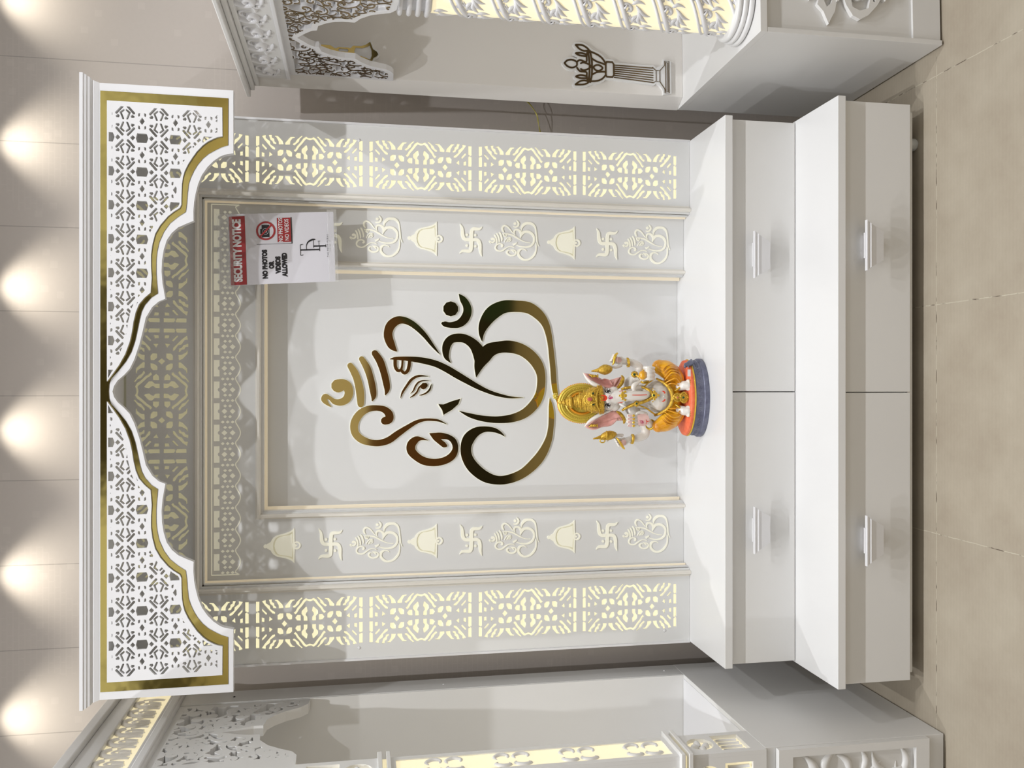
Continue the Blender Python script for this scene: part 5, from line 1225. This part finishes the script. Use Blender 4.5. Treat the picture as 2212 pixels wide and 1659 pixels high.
# --- ornaments on the body
def goldtube(name, pts, m_='goldp', seg=10):
    m = MB(); limb(m, pts, 5, seg); return sb(m, name, M[m_])
goldtube('necklace', [(1010, 920, -.092, 14), (1080, 880, -.104, 20), (1160, 850, -.112, 22), (1240, 830, -.118, 20), (1330, 790, -.121, 22), (1375, 748, -.123, 24), (1330, 690, -.121, 22), (1270, 655, -.116, 14), (1180, 640, -.108, 14), (1060, 655, -.100, 18), (1000, 670, -.092, 14)])
goldtube('sacred_cord', [(1215, 870, -.106, 8), (1290, 900, -.112, 9), (1360, 950, -.108, 10), (1410, 985, -.098, 10)])
goldtube('sacred_cord', [(1270, 640, -.112, 9), (1310, 600, -.112, 9), (1370, 560, -.106, 8)])
goldtube('waistband', [(1400, 985, -.092, 16), (1500, 945, -.110, 20), (1580, 875, -.122, 24), (1612, 770, -.127, 26), (1575, 660, -.122, 24), (1500, 590, -.112, 18), (1420, 545, -.10, 12)])
m = MB()
for a, b_, r in ((1390, 745, 34), (1440, 745, 16), (1390, 700, 17), (1390, 790, 17), (1360, 720, 12), (1360, 770, 12), (1415, 722, 13), (1415, 770, 13), (1370, 668, 9), (1372, 822, 9)): m.ball(S(a, b_, -.128), r * U, 1, .4, 1, 12, 7)
pd = sb(m, 'pendant', M['golds']); m = MB().ball(S(1385, 745, -.132), 13 * U, 1, .6, 1); sb(m, 'gem', M['green'], pd)
m = MB()
for k in range(10): m.ball(S(1672 + 42 * math.sin(k * PI / 5), 772 + 44 * math.cos(k * PI / 5), -.134), 17 * U, 1, .5, 1, 10, 6)
m.ball(S(1672, 772, -.136), 30 * U, 1, .5, 1)
bk_ = sb(m, 'belt_flower', M['goldp']); m = MB().ball(S(1672, 772, -.140), 11 * U, 1, .6, 1); sb(m, 'gem', M['rose'], bk_)
m = MB(); m.ball(S(1752, 772, -.137), 62 * U, 1.15, .28, 1.0, 18, 10)
for k in range(16): m.ball(S(1755 + 48 * math.sin(k * PI / 8), 772 + 55 * math.cos(k * PI / 8), -.141), 8 * U, 1, .5, 1, 8, 5)
m.ball(S(1815, 772, -.139), 24 * U, .8, .4, 1.6)
bk_ = sb(m, 'belt_pendant', M['goldp']); m = MB().ball(S(1745, 772, -.1425), 13 * U, 1, .6, 1); sb(m, 'gem', M['green'], bk_)
m = MB()
for k in range(12): m.ball(S(1152 + 34 * math.sin(k * PI / 6), 492 + 32 * math.cos(k * PI / 6), -.084), 11 * U, 1, .5, 1, 8, 5)
m.ball(S(1152, 492, -.086), 34 * U, 1, .4, 1); limb(m, [(1152, 492, -.084, 14), (1200, 520, -.092, 16), (1215, 545, -.098, 10)], 3, 8)
ar_ = sb(m, 'armlet', M['goldp']); m = MB().ball(S(1150, 492, -.0905), 15 * U, 1, .6, 1); sb(m, 'gem', M['green'], ar_)
m = MB().ball(S(1178, 845, -.118), 34 * U, 1, .4, 1)
for k in range(10): m.ball(S(1178 + 32 * math.sin(k * PI / 5), 845 + 32 * math.cos(k * PI / 5), -.118), 9 * U, 1, .5, 1, 8, 5)
br_ = sb(m, 'brooch', M['goldp']); m = MB().ball(S(1178, 845, -.1225), 12 * U, 1, .6, 1); sb(m, 'gem', M['green'], br_)
def bangle(c, d, r, name='bangle', w_=12, sq=.8):
    c = S(*c); d = Vector(d).normalized(); a = d.orthogonal().normalized(); b_ = d.cross(a); m = MB()
    for off in (-1, 1): m.tube([c + d * off * w_ * .6 * U + (a * math.cos(t) + b_ * math.sin(t)) * r * U for t in [2 * PI * k / 28 for k in range(29)]], w_ * U * .8, 8)
    return sb(m, name, M['golds'])
bangle((1072, 348, -.044), (-.15, .1, 1), 52); bangle((1125, 1272, -.044), (.1, .1, 1), 54); bangle((1345, 1100, -.090), (.35, -.5, .7), 58); bangle((1270, 565, -.098), (.8, -.5, .2), 46)
for i in range(4):
    m = MB().ball(S(1142, 990 + i * 41, -.1165), 15 * U, 1.1, .5, 1.1, 10, 6); sb(m, 'finger_ring', M['golds'])
for a, b_ in ((1300, 418), (1280, 468), (1286, 512), (1350, 540), (1255, 440)):
    m = MB().ball(S(a, b_, -.131), 11 * U, 1, .5, 1, 8, 5); sb(m, 'finger_ring', M['golds'])
# palm paint
dab([[(1.188, .985), (1.195, 1.05), (1.20, 1.105), (1.25, 1.118), (1.305, 1.10), (1.335, 1.055), (1.325, 1.0), (1.285, .968), (1.235, .965)]], -.1165, .003, 'palm_paint', M['palm'], lab='pink painted raised palm')
dab(rb([(1215, 1045, 2), (1225, 1060, 3), (1238, 1050, 3), (1245, 1070, 4), (1230, 1082, 3), (1220, 1072, 2)], 4) + rb([(1250, 1050, 2), (1258, 1075, 3), (1246, 1092, 2)], 4), -.1175, .0025, 'om_mark', M['magenta'])
dab(rb([(1330, 1055, 2), (1300, 1062, 4), (1290, 1040, 3)], 4) + rb([(1300, 1062, 3), (1288, 1090, 2)], 3), -.1172, .0025, 'palm_line', M['redp'])
for pl in ([disc(.965, .318, .034, 18)], [disc(1.020, 1.315, .036, 18)]): dab(pl, -.0665, .004, 'palm_paint', M['palm'])
for i in range(4): dab([R((1.075), 1.125, (990 + i * 40 - 13) / 1000, (990 + i * 40 + 13) / 1000)], -.1155, .002, 'fingertip_paint', M['palm'])
# marks on the belly
for b_ in (705, 808): dab(rb([(1480, b_ - (10 if b_ < 750 else -10), 1), (1500, b_ - (8 if b_ < 750 else -8), 7), (1520, b_ + (10 if b_ < 750 else -10), 6), (1505, b_ + (18 if b_ < 750 else -18), 1)], 4), -.1225, .006, 'belly_mark', M['redp'])
m = MB().ball(S(1508, 757, -.1215), 9 * U, 1.2, .5, 1); sb(m, 'navel', M['side'])
for c0, sgn in ((640, -1), (920, 1)):
    for i in range(5):
        cc = c0 + sgn * (-32 + i * 27); m_ = MB().ball(S(1840 - i * 4, cc, -.146), 8 * U, 1, .6, .8, 8, 5); sb(m_, 'toe_nail', M['golds'])
# --- dhoti with folds
m = MB()
for sgn, kn in ((-1, [(1450, 400, -.098, 92), (1530, 430, -.100, 112), (1620, 490, -.104, 105), (1690, 560, -.110, 70), (1700, 640, -.112, 40)]), (1, [(1440, 1115, -.098, 82), (1520, 1080, -.100, 108), (1610, 1030, -.104, 105), (1690, 970, -.110, 72), (1705, 900, -.112, 40)])):
    limb(m, kn, 6, 20)
limb(m, [(1600, 560, -.085, 100), (1650, 770, -.085, 85), (1600, 980, -.085, 100)], 6, 18)
dh = sb(m, 'dhoti', M['cloth'], remesh=0.0018, it=5)
folds = ([(1520, 560, -.122, 6), (1570, 500, -.130, 9), (1610, 470, -.133, 10), (1680, 490, -.130, 8), (1710, 560, -.124, 6)],
         [(1530, 590, -.122, 6), (1590, 560, -.131, 10), (1650, 540, -.136, 11), (1700, 590, -.130, 7)], [(1500, 480, -.126, 5), (1545, 430, -.131, 8), (1600, 410, -.131, 9), (1690, 450, -.122, 6), (1730, 530, -.116, 5)],
         [(1560, 610, -.122, 6), (1620, 600, -.130, 9), (1680, 625, -.130, 7)],
         [(1520, 950, -.124, 6), (1570, 985, -.130, 9), (1620, 1015, -.133, 10), (1690, 1000, -.130, 8), (1720, 950, -.124, 6)], [(1545, 930, -.124, 6), (1610, 945, -.131, 10), (1670, 965, -.134, 10), (1705, 930, -.130, 6)],
         [(1500, 1000, -.126, 6), (1540, 1050, -.131, 8), (1600, 1080, -.131, 9), (1680, 1060, -.124, 6), (1725, 1000, -.117, 5)], [(1500, 1060, -.122, 5), (1540, 1105, -.124, 7), (1610, 1120, -.120, 8), (1680, 1090, -.116, 5)], [(1575, 905, -.124, 6), (1640, 905, -.130, 9), (1690, 895, -.126, 6)])
folds += ([(1475, 470, -.126, 4), (1520, 400, -.127, 7), (1590, 370, -.122, 8), (1680, 410, -.114, 6), (1735, 500, -.108, 4)], [(1515, 520, -.126, 4), (1560, 465, -.131, 7), (1605, 440, -.133, 8), (1685, 470, -.127, 6), (1722, 545, -.120, 4)],
          [(1478, 1030, -.125, 4), (1525, 1082, -.129, 7), (1600, 1102, -.127, 8), (1685, 1078, -.120, 6), (1730, 1010, -.113, 4)], [(1512, 975, -.125, 4), (1556, 1018, -.131, 7), (1610, 1048, -.133, 8), (1690, 1030, -.127, 6), (1722, 975, -.121, 4)])
m = MB()
for f_ in folds: limb(m, f_, 5, 8)
sb(m, 'fold', M['cloth'], dh)
goldtube('dhoti_hem', [(1640, 690, -.124, 10), (1690, 660, -.128, 13), (1720, 620, -.128, 9)], 'golds'); goldtube('dhoti_hem', [(1650, 860, -.124, 10), (1690, 890, -.128, 13), (1730, 930, -.126, 9)], 'golds')
# --- held things: conch, axe rings, sweet
def shell(a0_, a1_, rmax, name, y_=-.066):
    p0, p1 = S(*a0_, y_), S(*a1_, y_); d = p1 - p0; L_ = d.length; T3 = Matrix.Translation(p0) @ d.normalized().to_track_quat('Z', 'Y').to_matrix().to_4x4()
    pr = [(0, 0), (.12, .03), (.20, .10), (.17, .12), (.30, .19), (.27, .21), (.42, .30), (.38, .32), (.75, .45), (1.0, .60), (.95, .74), (.70, .88), (.35, .97), (0, 1.0)]
    m = MB().lathe([(r * rmax * U, h * L_) for r, h in pr], 24, T3); return sb(m, name, M['goldp'], smooth=True)
shell((636, 455), (890, 425), 64, 'conch_shell'); 
sh = shell((655, 1265), (940, 1205), 58, 'gold_club')
m = MB(); m.tube([S(770 + 30 * math.cos(t), 1290 + 20 * math.sin(t), -.078) for t in [2 * PI * k / 16 for k in range(17)]], 7 * U, 8); limb(m, [(820, 1175, -.078, 8), (822, 1210, -.084, 10), (820, 1260, -.078, 8)], 3, 8); sb(m, 'ring_handle', M['golds'], sh)
goldtube('gold_crescent', [(945, 240, -.072, 12), (925, 262, -.076, 17), (912, 300, -.078, 17), (905, 350, -.078, 13), (890, 376, -.074, 7)], 'golds')
goldtube('gold_crescent', [(938, 1255, -.072, 8), (965, 1290, -.078, 14), (990, 1330, -.078, 16), (1015, 1370, -.076, 15), (1030, 1388, -.072, 9)], 'golds')
m = MB().ball(S(1250, 500, -.128), 52 * U, 1.1, .8, .9); limb(m, [(1260, 500, -.128, 40), (1210, 510, -.128, 16)], 3, 10); sb(m, 'sweet', M['cloth'], lab='yellow sweet held in the lower hand')
# --- mouse and paper tag on the cushion
m = MB(); limb(m, [(1838, 318, -.122, 16), (1830, 345, -.126, 36), (1805, 365, -.130, 32), (1775, 372, -.132, 24), (1758, 392, -.134, 15), (1765, 412, -.135, 7)], 5, 12)
m.ball(S(1762, 362, -.128), 12 * U); m.ball(S(1778, 395, -.126), 12 * U); limb(m, [(1800, 395, -.134, 8), (1812, 408, -.136, 6)], 2, 8); limb(m, [(1840, 320, -.12, 8), (1862, 335, -.124, 6), (1880, 370, -.128, 4)], 4, 8)
sb(m, 'mouse', M['slate'], remesh=.0012, it=2, lab='small slate blue mouse')
m = MB(); p = S(1815, 472, -.150)
dab([R(1.797, 1.832, .430, .515)], -.1535, .002, 'paper_tag', M['paperwhite'])
